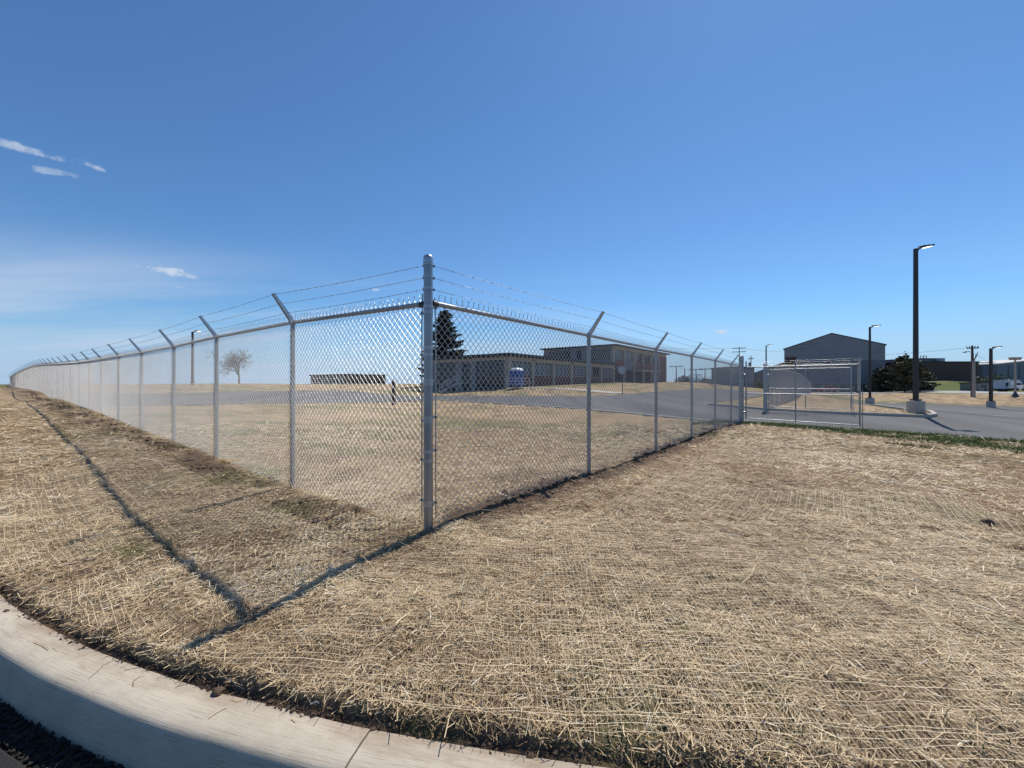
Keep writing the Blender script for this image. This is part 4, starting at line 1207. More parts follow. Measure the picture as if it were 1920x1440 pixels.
clods(np.column_stack([x, y, np.where(kerb_dist(x, y) < 0.0, KZ + 0.001, np.maximum(H(x, y), KZ - 0.015)) + sz * 0.4]), sz, 'crumbs of soil in the gap between kerb and straw mat')
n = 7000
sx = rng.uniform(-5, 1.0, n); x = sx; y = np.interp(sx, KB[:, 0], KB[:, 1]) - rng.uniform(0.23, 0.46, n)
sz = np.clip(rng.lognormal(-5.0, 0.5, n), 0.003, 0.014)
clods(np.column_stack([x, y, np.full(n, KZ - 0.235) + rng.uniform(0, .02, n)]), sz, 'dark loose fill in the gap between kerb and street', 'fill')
# a few larger stones and lumps lying singly
for (px_, py_, r_, lab) in [(410, 1283, .026, 'brown stone sized soil lump resting on the back edge of the kerb'), (12, 1137, .014, 'small brown pebble lying loose on the kerb top'),
                            (1852, 985, .05, 'big dark soil lump in the seam of the straw mat'), (1140, 1156, .022, 'small dark soil lump alone on the wide straw mat'),
                            (508, 897, .035, 'soil lump past the first line post of the left fence'), (630, 938, .022, 'soil lump halfway between corner post and first left line post'),
                            (698, 985, .018, 'small soil lump on the straw just left of the corner post'), (1255, 838, .05, 'dark soil lump at the foot of the second right line post')]:
    p = gp(px_, py_)
    bm = bmesh.new(); bmesh.ops.create_icosphere(bm, subdivisions=2, radius=r_)
    for w in bm.verts:
        w.co *= 0.75 + 0.5 * float(vnoise(w.co.x / r_ * 2 + px_, w.co.y / r_ * 2 + w.co.z / r_ * 3, 3)); w.co.z *= 0.7
    me = bpy.data.meshes.new('soil_lump'); bm.to_mesh(me); bm.free(); me.materials.append(M['soil'])
    o = link(bpy.data.objects.new('soil_lump', me)); o.location = (p[0], p[1], max(H1(p[0], p[1]), KZ) + r_ * 0.3)
    tag(o, lab, 'soil lump')

# grass: strip by the driveway and tufts
def blades(x, y, hmean, wid, label, extra=None):
    n = len(x)
    h = np.clip(rng.lognormal(np.log(hmean), 0.4, n), 0.01, hmean * 3)
    th = rng.uniform(0, 2 * np.pi, n); ln = rng.uniform(0.1, 0.9, n) * h
    z = H(x, y) - 0.004
    wx, wy = -np.sin(th) * wid, np.cos(th) * wid
    b0 = np.stack([x - wx, y - wy, z], -1); b1 = np.stack([x + wx, y + wy, z], -1)
    m0 = np.stack([x + np.cos(th) * ln * .35 - wx * .7, y + np.sin(th) * ln * .35 - wy * .7, z + h * .62], -1); m1 = np.stack([x + np.cos(th) * ln * .35 + wx * .7, y + np.sin(th) * ln * .35 + wy * .7, z + h * .62], -1)
    tp = np.stack([x + np.cos(th) * ln, y + np.sin(th) * ln, z + h], -1)
    v = np.stack([b0, b1, m0, m1, tp], 1).reshape(-1, 3)
    b = np.arange(n) * 5
    o = np_obj('grass', v, np.stack([b, b + 1, b + 3, b + 2], -1), np.stack([b + 2, b + 3, b + 4], -1), 'blade', None, False, 'stuff')
    point_attr(o, 'tone', np.repeat(np.clip(rng.normal(.5, .2, n), 0, 1), 5))
    return tag(o, label, 'grass')
n = 150000
al = rng.uniform(-1.0, 9.5, n); di = -rng.uniform(0, 4.4, n)
x = DK0[0] - V[0] * al + U[0] * di; y = DK0[1] - V[1] * al + U[1] * di
k = (rng.random(n) < green_mask(x, y) ** 0.8) & ~road_mask(x, y) & in_view(x, y, .3)
x, y = x[k], y[k]
blades(x, y, 0.06, 0.006, 'short green grass strip beside the driveway kerb')
tx, ty = [], []
for (px_, py_, r_, c_) in [(740, 985, .05, 50), (325, 840, .16, 160), (1135, 893, .14, 90), (335, 845, .2, 120), (575, 880, .06, 30), (640, 945, .03, 15), (745, 980, .03, 30),
                           (640, 1340, .05, 40), (760, 1375, .06, 30), (1100, 1405, .09, 60), (1440, 1390, .14, 130), (1620, 1390, .12, 100), (1880, 1410, .14, 150), (1690, 1160, .2, 90),
                           (1500, 1140, .12, 60), (900, 965, .3, 120), (880, 978, .15, 60), (1180, 1005, .12, 40), (1420, 1000, .15, 50)]:
    p = gp(px_, py_); tx.append(rng.normal(p[0], r_, c_)); ty.append(rng.normal(p[1], r_ * 0.7, c_))
tx = np.concatenate(tx); ty = np.concatenate(ty); k = kerb_dist(tx, ty) > 0.03; blades(tx[k], ty[k], 0.030, 0.0020, 'thin tufts of new grass coming up through the straw')
# scrap of yellow tape at the left fence foot
p = gp(428, 868); mb = MB()
pts = [p + np.array([0.05 * k_ - 0.14, 0.02 * math.sin(k_ * 2.0), 0.012 + 0.03 * abs(math.sin(k_ * 1.7))]) for k_ in range(7)]
v = []
for a in pts: v += [a + np.array([0, -0.012, -0.006]), a + np.array([0, 0.012, 0.014])]
mb.add(v, [(2 * k_, 2 * k_ + 2, 2 * k_ + 3, 2 * k_ + 1) for k_ in range(6)]); o = mb.build('plastic_tape', 'tape', None, label='crumpled yellow plastic tape lying at the foot of the left fence', cat='tape')
sm = o.modifiers.new('thickness', 'SOLIDIFY'); sm.thickness = 0.002

# ------------------------------------------------------------------ school building: one storey wing and two storey block
B0 = P(953, 727, 48)
O2 = B0[:2]
zg0 = 0.70                          # floor of the long front
def zat(y, d): return EYE - (y - 720) / F * d
Z_ROOF1 = zat(662, 48); Z_BEAM1 = zat(668, 48); Z_WIN1 = zat(676, 48); Z_SILL1 = zat(703, 48)
L1, L2, DEPTH = 29.4, 57.9, 14.5
Z_ROOF2 = 8.10
b = thing('school_building', (O2[0], O2[1], zg0), 'long low flat roofed building with cream columns, brick panels and a two storey end', 'building')
def bx(u0, u1, v0, v1, z0, z1, m, name, parent=b):
    mb = MB(); mb.frame_box(O2, U, V, u0, u1, v0, v1, z0, z1); return mb.build(name, m, parent)
core = bx(0.30, L1, 0.30, DEPTH, -0.6, Z_BEAM1 - 0.02, 'darkwall', 'wall')
bx(L1 + 0.3, L2 - .1, 0.30, DEPTH, -0.6, Z_ROOF2 - 0.35, 'greywall', 'upper_wall')
roof1 = bx(-0.55, L1 - 0.1, -0.65, DEPTH + .5, Z_BEAM1, Z_ROOF1, 'fascia', 'roof')
roof2 = bx(L1 - 0.7, L2 + 0.9, -0.8, DEPTH + .5, Z_ROOF2 - 0.22, Z_ROOF2, 'fascia', 'roof')
for (u, v_) in ((6, 5), (17, 8)):
    bx(u, u + 2.2, v_, v_ + 2.0, Z_ROOF1, Z_ROOF1 + 0.25, 'fascia', 'roof_hatch', roof1)
bx(L1 - 5, L1 - .2, 3.5, 11, Z_ROOF1, Z_ROOF1 + 0.55, 'fascia', 'roof_step', roof1)
# long front, one storey
bx(0, L1, -0.12, 0.28, Z_WIN1, Z_BEAM1 - 0.01, 'cream', 'beam')
bay = L1 / 6
for k in range(7):
    u = k * bay
    bx(u - (0.0 if k == 0 else 0.19), u + (0.36 if k == 0 else 0.19), -0.16, 0.26, zg0 - 0.5, Z_WIN1 - 0.005, 'cream', 'column')
    if k in (1, 3, 5):
        mb = MB(); p = O2 + U * u - V * 0.22; mb.tube_prof(np.array([p[0], p[1], Z_WIN1 + .18]), [(0.05, -.08), (0.11, -.02), (0.11, .10), (0.04, .14)], 8); mb.build('wall_lamp', 'bolt', b)
for k in range(6):
    u0, u1 = k * bay + (0.37 if k == 0 else 0.2), (k + 1) * bay - 0.2
    bx(u0, u1, 0.02, 0.29, zg0 - 0.5, Z_SILL1, 'brick', 'brick_panel')
    w = bx(u0, u1, 0.22, 0.29, Z_SILL1 + 0.004, Z_WIN1 - 0.005, 'mullion', 'window')
    npan = 4
    for j_ in range(npan):
        a0 = u0 + (u1 - u0) * j_ / npan + 0.10; a1 = u0 + (u1 - u0) * (j_ + 1) / npan - 0.10
        bx(a0, a1, 0.17, 0.215, Z_SILL1 + 0.06, Z_WIN1 - 0.07, 'blind' if not (k == 4 and j_ > 1) else 'glass', 'pane', w)
    bx(u0 + .03, u1 - .03, -0.02, 0.165, Z_SILL1 + 0.004, Z_SILL1 + 0.05, 'cream', 'sill', w)
# short end facing the yard
def end_x(x): # photo x -> distance along V on the end face
    d = 48 * 979.0 / (x + 26.0); return (d - 48) / V[1]
bx(-0.12, 0.28, 0.27, DEPTH, Z_WIN1 + 0.1, Z_BEAM1 - 0.01, 'cream', 'beam')
t0, t1, t2, t3, t4, t5 = [end_x(x) for x in (947, 893, 883, 867, 855, 817)]
def ex(t_a, t_b, n0, n1, z0, z1, m, name, parent=b):
    return bx(n0, n1, t_a, t_b, z0, z1, m, name, parent)
ex(0.27, t0, -0.10, 0.26, -0.5, Z_WIN1 + 0.09, 'cream', 'column')
ex(t0 + .01, t1 - .01, -0.02, 0.26, -0.6, zg0 + 0.35, 'darkwall', 'plinth')
w = ex(t0 + .01, t1 - .01, 0.12, 0.29, zg0 + 0.36, Z_WIN1 + 0.09, 'mullion', 'window')
for r_ in range(2):
    zz0, zz1 = ((zg0 + 0.42, Z_SILL1 - 0.25), (Z_SILL1 - 0.18, Z_WIN1 + 0.02))[r_]
    for j_ in range(4):
        a0 = t0 + (t1 - t0) * j_ / 4 + 0.06; a1 = t0 + (t1 - t0) * (j_ + 1) / 4 - 0.06
        ex(a0, a1, 0.07, 0.115, zz0, zz1, 'glass', 'pane', w)
ex(t1, t2, -0.10, 0.26, -0.6, Z_WIN1 + 0.09, 'greywall', 'pier')
d_ = ex(t2 + .01, t3 - .01, 0.10, 0.29, -0.3, Z_WIN1 - 0.2, 'mullion', 'door')
ex(t2 + .12, (t2 + t3) / 2 - .04, 0.05, 0.095, zg0 + .3, Z_WIN1 - 0.5, 'glass', 'pane', d_); ex((t2 + t3) / 2 + .04, t3 - .12, 0.05, 0.095, zg0 + .3, Z_WIN1 - 0.5, 'glass', 'pane', d_)
ex(t2 + .01, t3 - .01, 0.0, 0.29, Z_WIN1 - 0.195, Z_WIN1 + 0.09, 'greywall', 'lintel')
ex(t3, t4, -0.10, 0.26, -0.6, Z_WIN1 + 0.09, 'greywall', 'pier')
w = ex(t4 + .01, t5 - .01, 0.12, 0.29, zg0 + 0.2, Z_WIN1 + 0.09, 'mullion', 'window')
for j_ in range(4):
    a0 = t4 + (t5 - t4) * j_ / 4 + 0.06; a1 = t4 + (t5 - t4) * (j_ + 1) / 4 - 0.06
    ex(a0, a1, 0.07, 0.115, zg0 + 0.3, Z_WIN1 + 0.0, 'glass', 'pane', w)
ex(t4 + .01, t5 - .01, 0.0, 0.26, -0.6, zg0 + 0.19, 'darkwall', 'plinth')
ex(t5, DEPTH, -0.10, 0.26, -0.6, Z_WIN1 + 0.09, 'greywall', 'pier')
# two storey block, long front
bx(L1 - 0.15, L2, -0.14, 0.28, Z_ROOF2 - 0.80, Z_ROOF2 - 0.225, 'cream', 'beam')
bay2 = (L2 - L1) / 6
for k in range(7):
    u = L1 + k * bay2
    bx(u - 0.17, u + 0.17, -0.17, 0.27, zg0 - .2, Z_ROOF2 - 0.81, 'cream', 'column')
ZU0, ZU1, ZB = 5.45, Z_ROOF2 - 0.82, 3.75
for k in range(6):
    u0, u1 = L1 + k * bay2 + 0.18, L1 + (k + 1) * bay2 - 0.18
    if k == 5:
        bx(u0, u1, 0.0, 0.28, zg0 - .2, ZU1, 'brick', 'brick_panel'); continue
    bx(u0, u1, 0.03, 0.28, ZB, ZU0, 'brick' if k != 1 else 'blind', 'spandrel_panel')
    for (za, zb_) in ((ZU0 + .01, ZU1), (zg0 + .05, ZB - .01)):
        w = bx(u0, u1, 0.20, 0.28, za, zb_, 'mullion', 'window')
        for j_ in range(4):
            a0 = u0 + (u1 - u0) * j_ / 4 + 0.08; a1 = u0 + (u1 - u0) * (j_ + 1) / 4 - 0.08
            has_blind = za > 4 and (k < 2 or (k == 2 and j_ < 2))  # upper panes with pale blinds behind the glass
            bx(a0, a1, 0.15, 0.195, za + 0.08, zb_ - 0.08, 'blind' if has_blind else 'glass', 'pane', w)
    bx(u0, u1, 0.03, 0.28, zg0 - .2, zg0 + .04, 'darkwall', 'plinth')
can = bx(L1 + 1.55 * bay2, L1 + 3.7 * bay2, -2.4, -0.2, 3.62, 3.86, 'cream', 'canopy')
for f in (1.95, 3.1):
    bx(L1 + f * bay2 - .12, L1 + f * bay2 + .12, -2.1, -1.86, zg0 - .3, 3.615, 'cream', 'canopy_post', can)
# upper end wall above the low roof
ZE0, ZE1 = Z_ROOF1 + 0.3, Z_ROOF2 - 0.85
bx(L1 + 0.0, L1 + 0.29, 0.29, DEPTH, Z_ROOF1 - .3, Z_ROOF2 - 0.225, 'greywall', 'end_wall')
for (a0, a1, n_) in ((0.7, 4.6, 4), (6.2, 7.2, 1), (8.6, 13.4, 5)):
    w = bx(L1 - 0.05, L1 - 0.003, a0, a1, ZE0 + .4, ZE1 + .1, 'mullion', 'window')
    for j_ in range(n_):
        q0 = a0 + (a1 - a0) * j_ / n_ + .06; q1 = a0 + (a1 - a0) * (j_ + 1) / n_ - .06
        bx(L1 - 0.09, L1 - 0.052, q0, q1, ZE0 + .5, ZE1, 'glass', 'pane', w)
bx(L2 + .2, L2 + 3.5, 5, 10, 0, 4.4, 'darkwall', 'side_annex')
adopt(b)

# portable toilet on the pad
pt = P(969, 725.5, 46.0); root = thing('portable_toilet', pt, 'blue portable toilet with white domed roof behind the ramp railing', 'portable toilet')
c = pt[:2] ; zb_ = pt[2]
def pbx(u0, u1, v0, v1, z0, z1, m, name, parent=root):
    mb = MB(); mb.frame_box(c, U, V, u0, u1, v0, v1, zb_ + z0, zb_ + z1); return mb.build(name, m, parent)
pbx(-.6, .6, -.62, .62, 0.0, 0.14, 'rubber', 'skid')
pbx(-.54, .54, -.56, .56, 0.145, 1.80, 'blue', 'cabin', root)
dr = pbx(-.575, -.545, -.36, .36, 0.18, 1.74, 'blue', 'door'); pbx(-.60, -.577, .22, .28, 0.85, 1.05, 'rubber', 'handle', dr)
for v_ in (-.56, .0, .56): pbx(-.57, .57, v_ - .03, v_ + .03, .15, 1.79, 'blue', 'corner_rib') if v_ else None
mb = MB(); rows = []
for (s_, z_) in ((0.64, 1.805), (0.64, 1.86), (0.60, 1.95), (0.50, 2.06), (0.34, 2.13), (0.12, 2.16)):
    ring = []
    for a_ in range(20):
        an = a_ / 20 * 2 * math.pi; cs, sn = math.cos(an), math.sin(an); q_ = max(abs(cs), abs(sn)) ** 0.75
        p = c + U * (cs / q_ * s_) + V * (sn / q_ * s_); ring.append((p[0], p[1], zb_ + z_))
    rows.append(ring)
v = np.array(rows).reshape(-1, 3); i = np.arange(5)[:, None] * 20; j = np.arange(20)[None]; k = (j + 1) % 20
mb.add(v, np.stack([i + j, i + k, i + 20 + k, i + 20 + j], -1).reshape(-1, 4), [(100, 100 + a_, 101 + a_) for a_ in range(1, 19)])
o = mb.build('roof', 'whiteplastic', root, True)
mb = MB(); p = c + U * .3 + V * .3; mb.tube([(p[0], p[1], zb_ + 1.9), (p[0], p[1], zb_ + 2.35)], .05, 8); mb.build('vent_pipe', 'rubber', root)
adopt(root)

def railing(pts, label, hs, cat='railing', every=1, mt='rail', rr=0.025):
    pts = np.asarray(pts, float)
    root = thing('handrail', pts[0], label, cat)
    for p in pts[::every]:
        mb = MB(); mb.tube([p - np.array([0, 0, 0.1]), p + np.array([0, 0, hs[-1]])], rr, 8); mb.build('post', mt, root)
    for h in hs:
        mb = MB(); mb.tube(pts + np.array([0, 0, h]), rr, 8); mb.build('rail', mt, root)
    adopt(root)
railing([P(x, 726, 44.5) for x in (950, 966, 979, 993)], 'pale metal ramp railing in front of the blue toilet', (0.35, 0.65, 0.98))
# steel stair to the end door
sp = P(826, 736, 48.6); e_ = P(866, 724.5, 49.6)
root = thing('steel_stair', sp, 'metal stair with two sloping handrails up to the end door', 'stair')
dirn = (e_ - sp); ax = dirn[:2] / np.linalg.norm(dirn[:2]); sdv = np.array([-ax[1], ax[0]]); Ls = np.linalg.norm(dirn[:2]); hgt = 1.15
for k in range(6):
    mb = MB(); mb.frame_box(sp[:2], ax, sdv, Ls * k / 7, Ls * (k + 1) / 7 + .05, -.6, .6, sp[2] + hgt * (k + .6) / 6 - .05, sp[2] + hgt * (k + .6) / 6); mb.build('tread', 'band', root)
mb = MB(); mb.frame_box(sp[:2], ax, sdv, Ls * 6 / 7, Ls + .4, -.75, .75, sp[2] + hgt - .06, sp[2] + hgt + 0.01); mb.build('landing', 'band', root)
for s_ in (-.62, .62):
    mb = MB(); a = sp[:2] + sdv * s_; q_ = a + ax * Ls * .8
    mb.tube([(a[0], a[1], sp[2] + .1), (q_[0], q_[1], sp[2] + hgt)], .05, 6); mb.build('stringer', 'band', root)
    for h in (0.95, 0.55):
        mb = MB(); mb.tube([(a[0], a[1], sp[2] + h), (q_[0], q_[1], sp[2] + hgt + h)], .028, 6); mb.build('rail', 'rail', root)
    for f in (0, .5, 1):
        z_ = sp[2] + hgt * f; p = a + (q_ - a) * f; mb = MB(); mb.tube([(p[0], p[1], z_), (p[0], p[1], z_ + .95)], .025, 6); mb.build('post', 'rail', root)
adopt(root)
# far dark stair rails near the end of the road
railing([P(1306, 712.5, 74), P(1320, 719, 71), P(1335, 726, 68)], 'dark sloping stair rail on the straw bank past the two storey end', (0.35, 0.7, 1.0), 'railing', 1, 'trim', 0.05)

# traffic sign seen from behind, marker post and stake
p = P(1167, 739, 38); root = thing('road_sign', p, 'grey back of an octagonal road sign on a thin post by the inner road', 'sign')
mb = MB(); mb.box(p[0] - .03, p[0] + .03, p[1] - .02, p[1] + .02, p[2] - .2, p[2] + 2.35); mb.build('post', 'trim', root)
mb = MB(); q_ = P(1165.5, 694, 38)
mb.prism([(q_[0] + .38 * math.cos(R(a + 22.5)), q_[1] - .03, q_[2] + .38 * math.sin(R(a + 22.5))) for a in range(0, 360, 45)], (0.0, -.012, 0)); mb.build('plate', 'signback', root); adopt(root)
p = gp(738, 759.5); root = thing('marker_post', p, 'thick dark red brown marker post with a pale label standing in the yard', 'post')
hm = 47 / F * p[1]; rm_ = 3.4 / F * p[1]
mb = MB(); mb.tube_prof(p, [(rm_, -.2), (rm_, hm * .93), (rm_ * .8, hm * .98), (rm_ * .3, hm)], 14); o = mb.build('shaft', 'marker', root); smooth_angle(o)
mb = MB(); mb.frame_box(p[:2], np.array([1., 0]), np.array([0, 1.]), -rm_ * .55, rm_ * .55, -rm_ * 1.06, -rm_ * .8, p[2] + hm * .66, p[2] + hm * .76); mb.build('label_plate', 'paleclad', root); adopt(root)
p = gp(893, 755); mb = MB(); mb.tube([p - np.array([0, 0, .1]), p + np.array([0, 0, 22 / F * p[1]])], .018, 6); mb.build('survey_stake', 'bolt', None, label='thin dark metal stake at the near edge of the inner road', cat='stake')

# ------------------------------------------------------------------ lamp posts
def lamp(x, ybase, ytop, d, label, head=1.0, group=None, base_r=0.31, base_h=0.50, w=0.076, mt='bronze', zbase=None, dirx=(1.0, 0.12)):
    p = P(x, ybase, d)
    if zbase is not None: p[2] = zbase
    root = thing('lamp_post', p, label, 'lamp post', group)
    ztop = zat(ytop, d); zb_ = p[2] + base_h
    mb = MB(); mb.tube_prof(p, [(base_r, -.3), (base_r, base_h - .02), (base_r - .02, base_h)], 24); o = mb.build('concrete_base', 'concrete', root); smooth_angle(o)
    mb = MB(); mb.box(p[0] - w * 1.9, p[0] + w * 1.9, p[1] - w * 1.9, p[1] + w * 1.9, zb_, zb_ + .07); mb.build('base_cover', mt, root)
    mb = MB(); v = []
    for z_, q_ in ((zb_ + .05, w), (ztop, w * .82)):
        v += [(p[0] - q_, p[1] - q_, z_), (p[0] + q_, p[1] - q_, z_), (p[0] + q_, p[1] + q_, z_), (p[0] - q_, p[1] + q_, z_)]
    mb.hexa(np.array(v)); mb.build('pole', mt, root, bevel=0.012)
    dv_ = np.array(dirx) / np.linalg.norm(dirx); sd2 = np.array([-dv_[1], dv_[0]])
    c0 = np.array([p[0], p[1], ztop]); d3 = np.array([dv_[0], dv_[1], 0]); up = np.array([0, 0, 1.])
    mb = MB(); mb.tube([c0 + d3 * w * .7 - up * .16, c0 + d3 * .16 * head + up * .0, c0 + d3 * .30 * head + up * .05], [.035 * head] * 3, 8); mb.build('bracket', mt, root)
    h = MB(); v = []
    a, e = c0 + d3 * .24 * head + up * .03, c0 + d3 * .78 * head + up * .13
    s3 = np.array([sd2[0], sd2[1], 0])
    for q_, hw, th in ((a, .10, .05), (e, .17, .03)):
        for (g_, t_) in ((-1, 0), (1, 0), (1, 1), (-1, 1)): v.append(q_ + s3 * hw * head * g_ + up * th * 2 * head * t_)
    v = np.array(v); v = v[[0, 1, 5, 4, 3, 2, 6, 7]]
    h.hexa(v); hd = h.build('lamp_head', mt, root, bevel=0.01)
    l = MB(); m1, m2 = a + (e - a) * .38, a + (e - a) * .92
    v = []
    for q_ in (m1, m2):
        for g_ in (-1, 1): v.append(q_ + s3 * .10 * head * g_ - up * .004)
    v = np.array(v); lo = v - up * .018
    l.hexa(np.array([lo[0], lo[1], lo[3], lo[2], v[0], v[1], v[3], v[2]])); l.build('lens', 'lampglow', hd)
    adopt(root); return root
lamp(1717, 772, 466, 18.5, 'tall dark bronze lamp post on a round concrete base at the island tip', 1.0)
lamp(1631, 756, 613, 38, 'dark bronze lamp post rising in front of the gabled grey hall', 1.2, base_r=.34)
lamp(1858, 763, 653, 37, 'dark lamp post on a concrete base beside the pale utility pole', 1.2, base_r=.30, w=.10)
lamp(1436.5, 733, 648, 62, 'slim dark lamp post behind the far gate post', 1.2, base_r=.3)
lamp(361, 724, 622, 58, 'dark lamp post seen through the left fence mesh', 1.4, base_r=.3, w=.12)
def flood(x, yb, yt, d, label):
    p = P(x, yb, d); root = thing('floodlight_pole', p, label, 'lamp post')
    mb = MB(); mb.tube([p - np.array([0, 0, .3]), np.array([p[0], p[1], zat(yt, d)])], [.13, .09], 10); mb.build('pole', 'palepole', root)
    z_ = zat(yt, d); mb = MB(); mb.prism([(p[0] - .5, p[1] - .3, z_), (p[0] + .5, p[1] - .3, z_), (p[0] + .65, p[1] - .3, z_ + .38), (p[0] - .65, p[1] - .3, z_ + .38)], (0, .6, 0)); mb.build('lamp_head', 'palepole', root)
    mb = MB(); mb.lathe(p, [(.45, -.2), (.22, .25), (.14, .5)], 10); mb.build('footing', 'trim', root); adopt(root)
flood(1609, 736, 676.5, 80, 'pale pole with a box light head against the gabled grey hall')
flood(1903.5, 742, 675, 58, 'pale floodlight pole in front of the light blue trailer')

# ------------------------------------------------------------------ utility poles and lines
def upole(x, yb, yt, d, label, arms=(0.9,), transformer=False, r=0.16, armw=1.3, group=None, light=False, mt='wood'):
    p = P(x, yb, d); p[2] = Hbase(p[0], p[1])[0]; zt_ = zat(yt, d)
    root = thing('utility_pole', p, label, 'utility pole', group)
    mb = MB(); mb.tube([p - np.array([0, 0, .3]), np.array([p[0], p[1], zt_])], [r, r * .7], 10); mb.build('pole', mt, root)
    for a in arms:
        z_ = zt_ - a
        mb = MB(); mb.frame_box(p[:2], np.array([.85, -.53]), np.array([.53, .85]), -armw, armw, -r - .12, -r + .02, z_ - .08, z_ + .08); ar = mb.build('crossarm', mt, root)
        for q_ in (-.9, -.45, .45, .9):
            mb = MB(); s_ = p[:2] + np.array([.85, -.53]) * armw * q_; mb.lathe((s_[0], s_[1], z_ + .08), [(.04, 0), (.08, .06), (.05, .14), (.07, .2), (.02, .26)], 6); mb.build('insulator', 'palepole', ar)
    if transformer:
        s_ = p[:2] + np.array([-.5, -.2]); mb = MB(); mb.lathe((s_[0], s_[1], zt_ - 3.2), [(.1, 0), (.34, .05), (.34, 1.1), (.2, 1.2)], 12); mb.build('transformer', 'palepole', root)
    if light:
        mb = MB(); q_ = np.array([p[0], p[1], zt_ - 1.1]); mb.tube([q_, q_ + np.array([-.7, 0, .25]), q_ + np.array([-1.0, 0, .2])], .05, 6); mb.tube_prof(q_ + np.array([-1.15, 0, .0]), [(.25, 0), (.2, .18), (.08, .28)], 10); mb.build('street_light', 'signback', root)
    adopt(root); return np.array([p[0], p[1], zt_])
t1_ = upole(1386, 730, 650, 125, 'wooden utility pole with crossarm right behind the gate post', (0.5, 1.6), armw=1.8)
t2_ = upole(1408, 730, 667, 122, 'wooden utility pole carrying a transformer beyond the grey box building', (0.9,), True, armw=.7)
t3_ = upole(1268, 715, 686.5, 120, 'utility pole with a single crossarm nearest the two storey end', (0.1,), armw=1.9)
t4_ = upole(1284, 716, 691, 124, 'short utility pole with a grey transformer among bare bushes', (), True)
t5_ = upole(1305, 716, 691, 128, 'utility pole with double crossarms above the stair rail', (0.4, 2.0), armw=2.0)
t6_ = upole(1322, 716, 690, 132, 'utility pole with one crossarm above the small dark trees', (0.4,), armw=1.6)
t7_ = upole(1823, 740, 648, 63, 'tall dark utility pole with a street light arm before the brown building', (0.4,), False, .19, .65, light=True)
p = P(1825.8, 742, 62.4); p[2] = Hbase(p[0], p[1])[0]; zt_ = zat(676, 62.4); root = thing('concrete_pole', p, 'pale stub pole strapped beside the tall dark utility pole', 'pole')
mb = MB(); mb.tube([p - np.array([0, 0, .3]), np.array([p[0], p[1], zt_])], [.21, .16], 12); mb.build('shaft', 'palepole', root)
for (dx_, dz_) in ((.35, 1.0), (-.05, 1.1), (.6, 1.3)):
    mb = MB(); mb.tube([(p[0], p[1], zt_ - .1), (p[0] + dx_ * .7, p[1], zt_ + dz_ * .5), (p[0] + dx_, p[1], zt_ + dz_)], .045, 5); mb.build('pole_bracket', 'trim', root)
adopt(root)
def cable(a, b_, sag, label, r=0.022, n=20):
    t = np.linspace(0, 1, n); pts = a + (b_ - a) * t[:, None]; pts[:, 2] -= sag * 4 * t * (1 - t)
    mb = MB(); mb.tube(pts, r, 4, False); mb.build('power_line', 'trim', None, True, label=label, cat='cable')
cable(t7_ + np.array([0, 0, -.3]), P(1500, 660, 150), 1.2, 'long power line running from the tall dark utility pole past the hall', .02)
cable(t7_ + np.array([.4, 0, -1.2]), P(1875, 682, 95), .5, 'slack service line from the tall dark pole to the grey sheds', .02)
cable(t1_ + np.array([0, 0, -.5]), P(1090, 642, 190), 1.0, 'high power line over the two storey end to the crossarm pole', .025)
cable(t1_ + np.array([0, 0, -.5]), P(1560, 655, 150), 1.0, 'high power line from the crossarm pole toward the gabled hall', .025)
cable(t3_, t5_, .6, 'thin line strung between the two crossarm poles past the school', .025); cable(t5_, t2_ + np.array([0, 0, -1.]), .8, 'thin line strung from the double crossarm pole to the transformer pole', .025)

# ------------------------------------------------------------------ far buildings
hp = P(1660, 735, 95)
O3 = hp[:2]; W3 = 19.6; zb3 = -1.2
root = thing('metal_hall', (hp[0], hp[1], zb3), 'large gabled hall clad in grey metal sheets behind the gates', 'building')
ze, zp = 10.3, 13.6
def prof_z(t): return ze + (zp - ze) * (1 - abs(t / W3 * 2 - 1))
def pt3(t, u, z): q_ = O3 + V * t + U * u; return (q_[0], q_[1], z)
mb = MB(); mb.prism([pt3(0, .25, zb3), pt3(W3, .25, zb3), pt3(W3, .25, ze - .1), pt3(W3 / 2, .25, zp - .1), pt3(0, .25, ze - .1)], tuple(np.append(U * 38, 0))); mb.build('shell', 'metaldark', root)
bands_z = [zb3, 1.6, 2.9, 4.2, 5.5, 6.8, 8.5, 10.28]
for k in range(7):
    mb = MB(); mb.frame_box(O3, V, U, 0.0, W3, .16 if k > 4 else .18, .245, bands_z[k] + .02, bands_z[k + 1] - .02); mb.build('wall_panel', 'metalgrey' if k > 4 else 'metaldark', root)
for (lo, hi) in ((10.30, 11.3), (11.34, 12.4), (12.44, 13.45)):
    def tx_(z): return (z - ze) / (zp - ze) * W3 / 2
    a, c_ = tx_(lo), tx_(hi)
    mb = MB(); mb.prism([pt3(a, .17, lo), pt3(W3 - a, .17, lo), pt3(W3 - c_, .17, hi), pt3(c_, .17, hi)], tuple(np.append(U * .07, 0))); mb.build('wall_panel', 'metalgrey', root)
for sgn in (0, 1):
    a = pt3(-.25 if sgn == 0 else W3 + .25, .05, ze - .08); c_ = pt3(W3 / 2, .05, zp + .02)
    mb = MB(); mb.prism([a, c_, (c_[0], c_[1], c_[2] + .22), (a[0], a[1], a[2] + .22)], tuple(np.append(U * 38.4, 0))); mb.build('roof_slope', 'trim', root)
mb = MB(); mb.frame_box(O3, V, U, 17.0, 19.3, .10, .155, 5.6, 8.2); mb.build('louvre', 'brownwall', root)
mb = MB(); mb.frame_box(O3, V, U, 10.1, 10.7, -.1, .155, 6.3, 6.7); mb.build('wall_light', 'bolt', root)
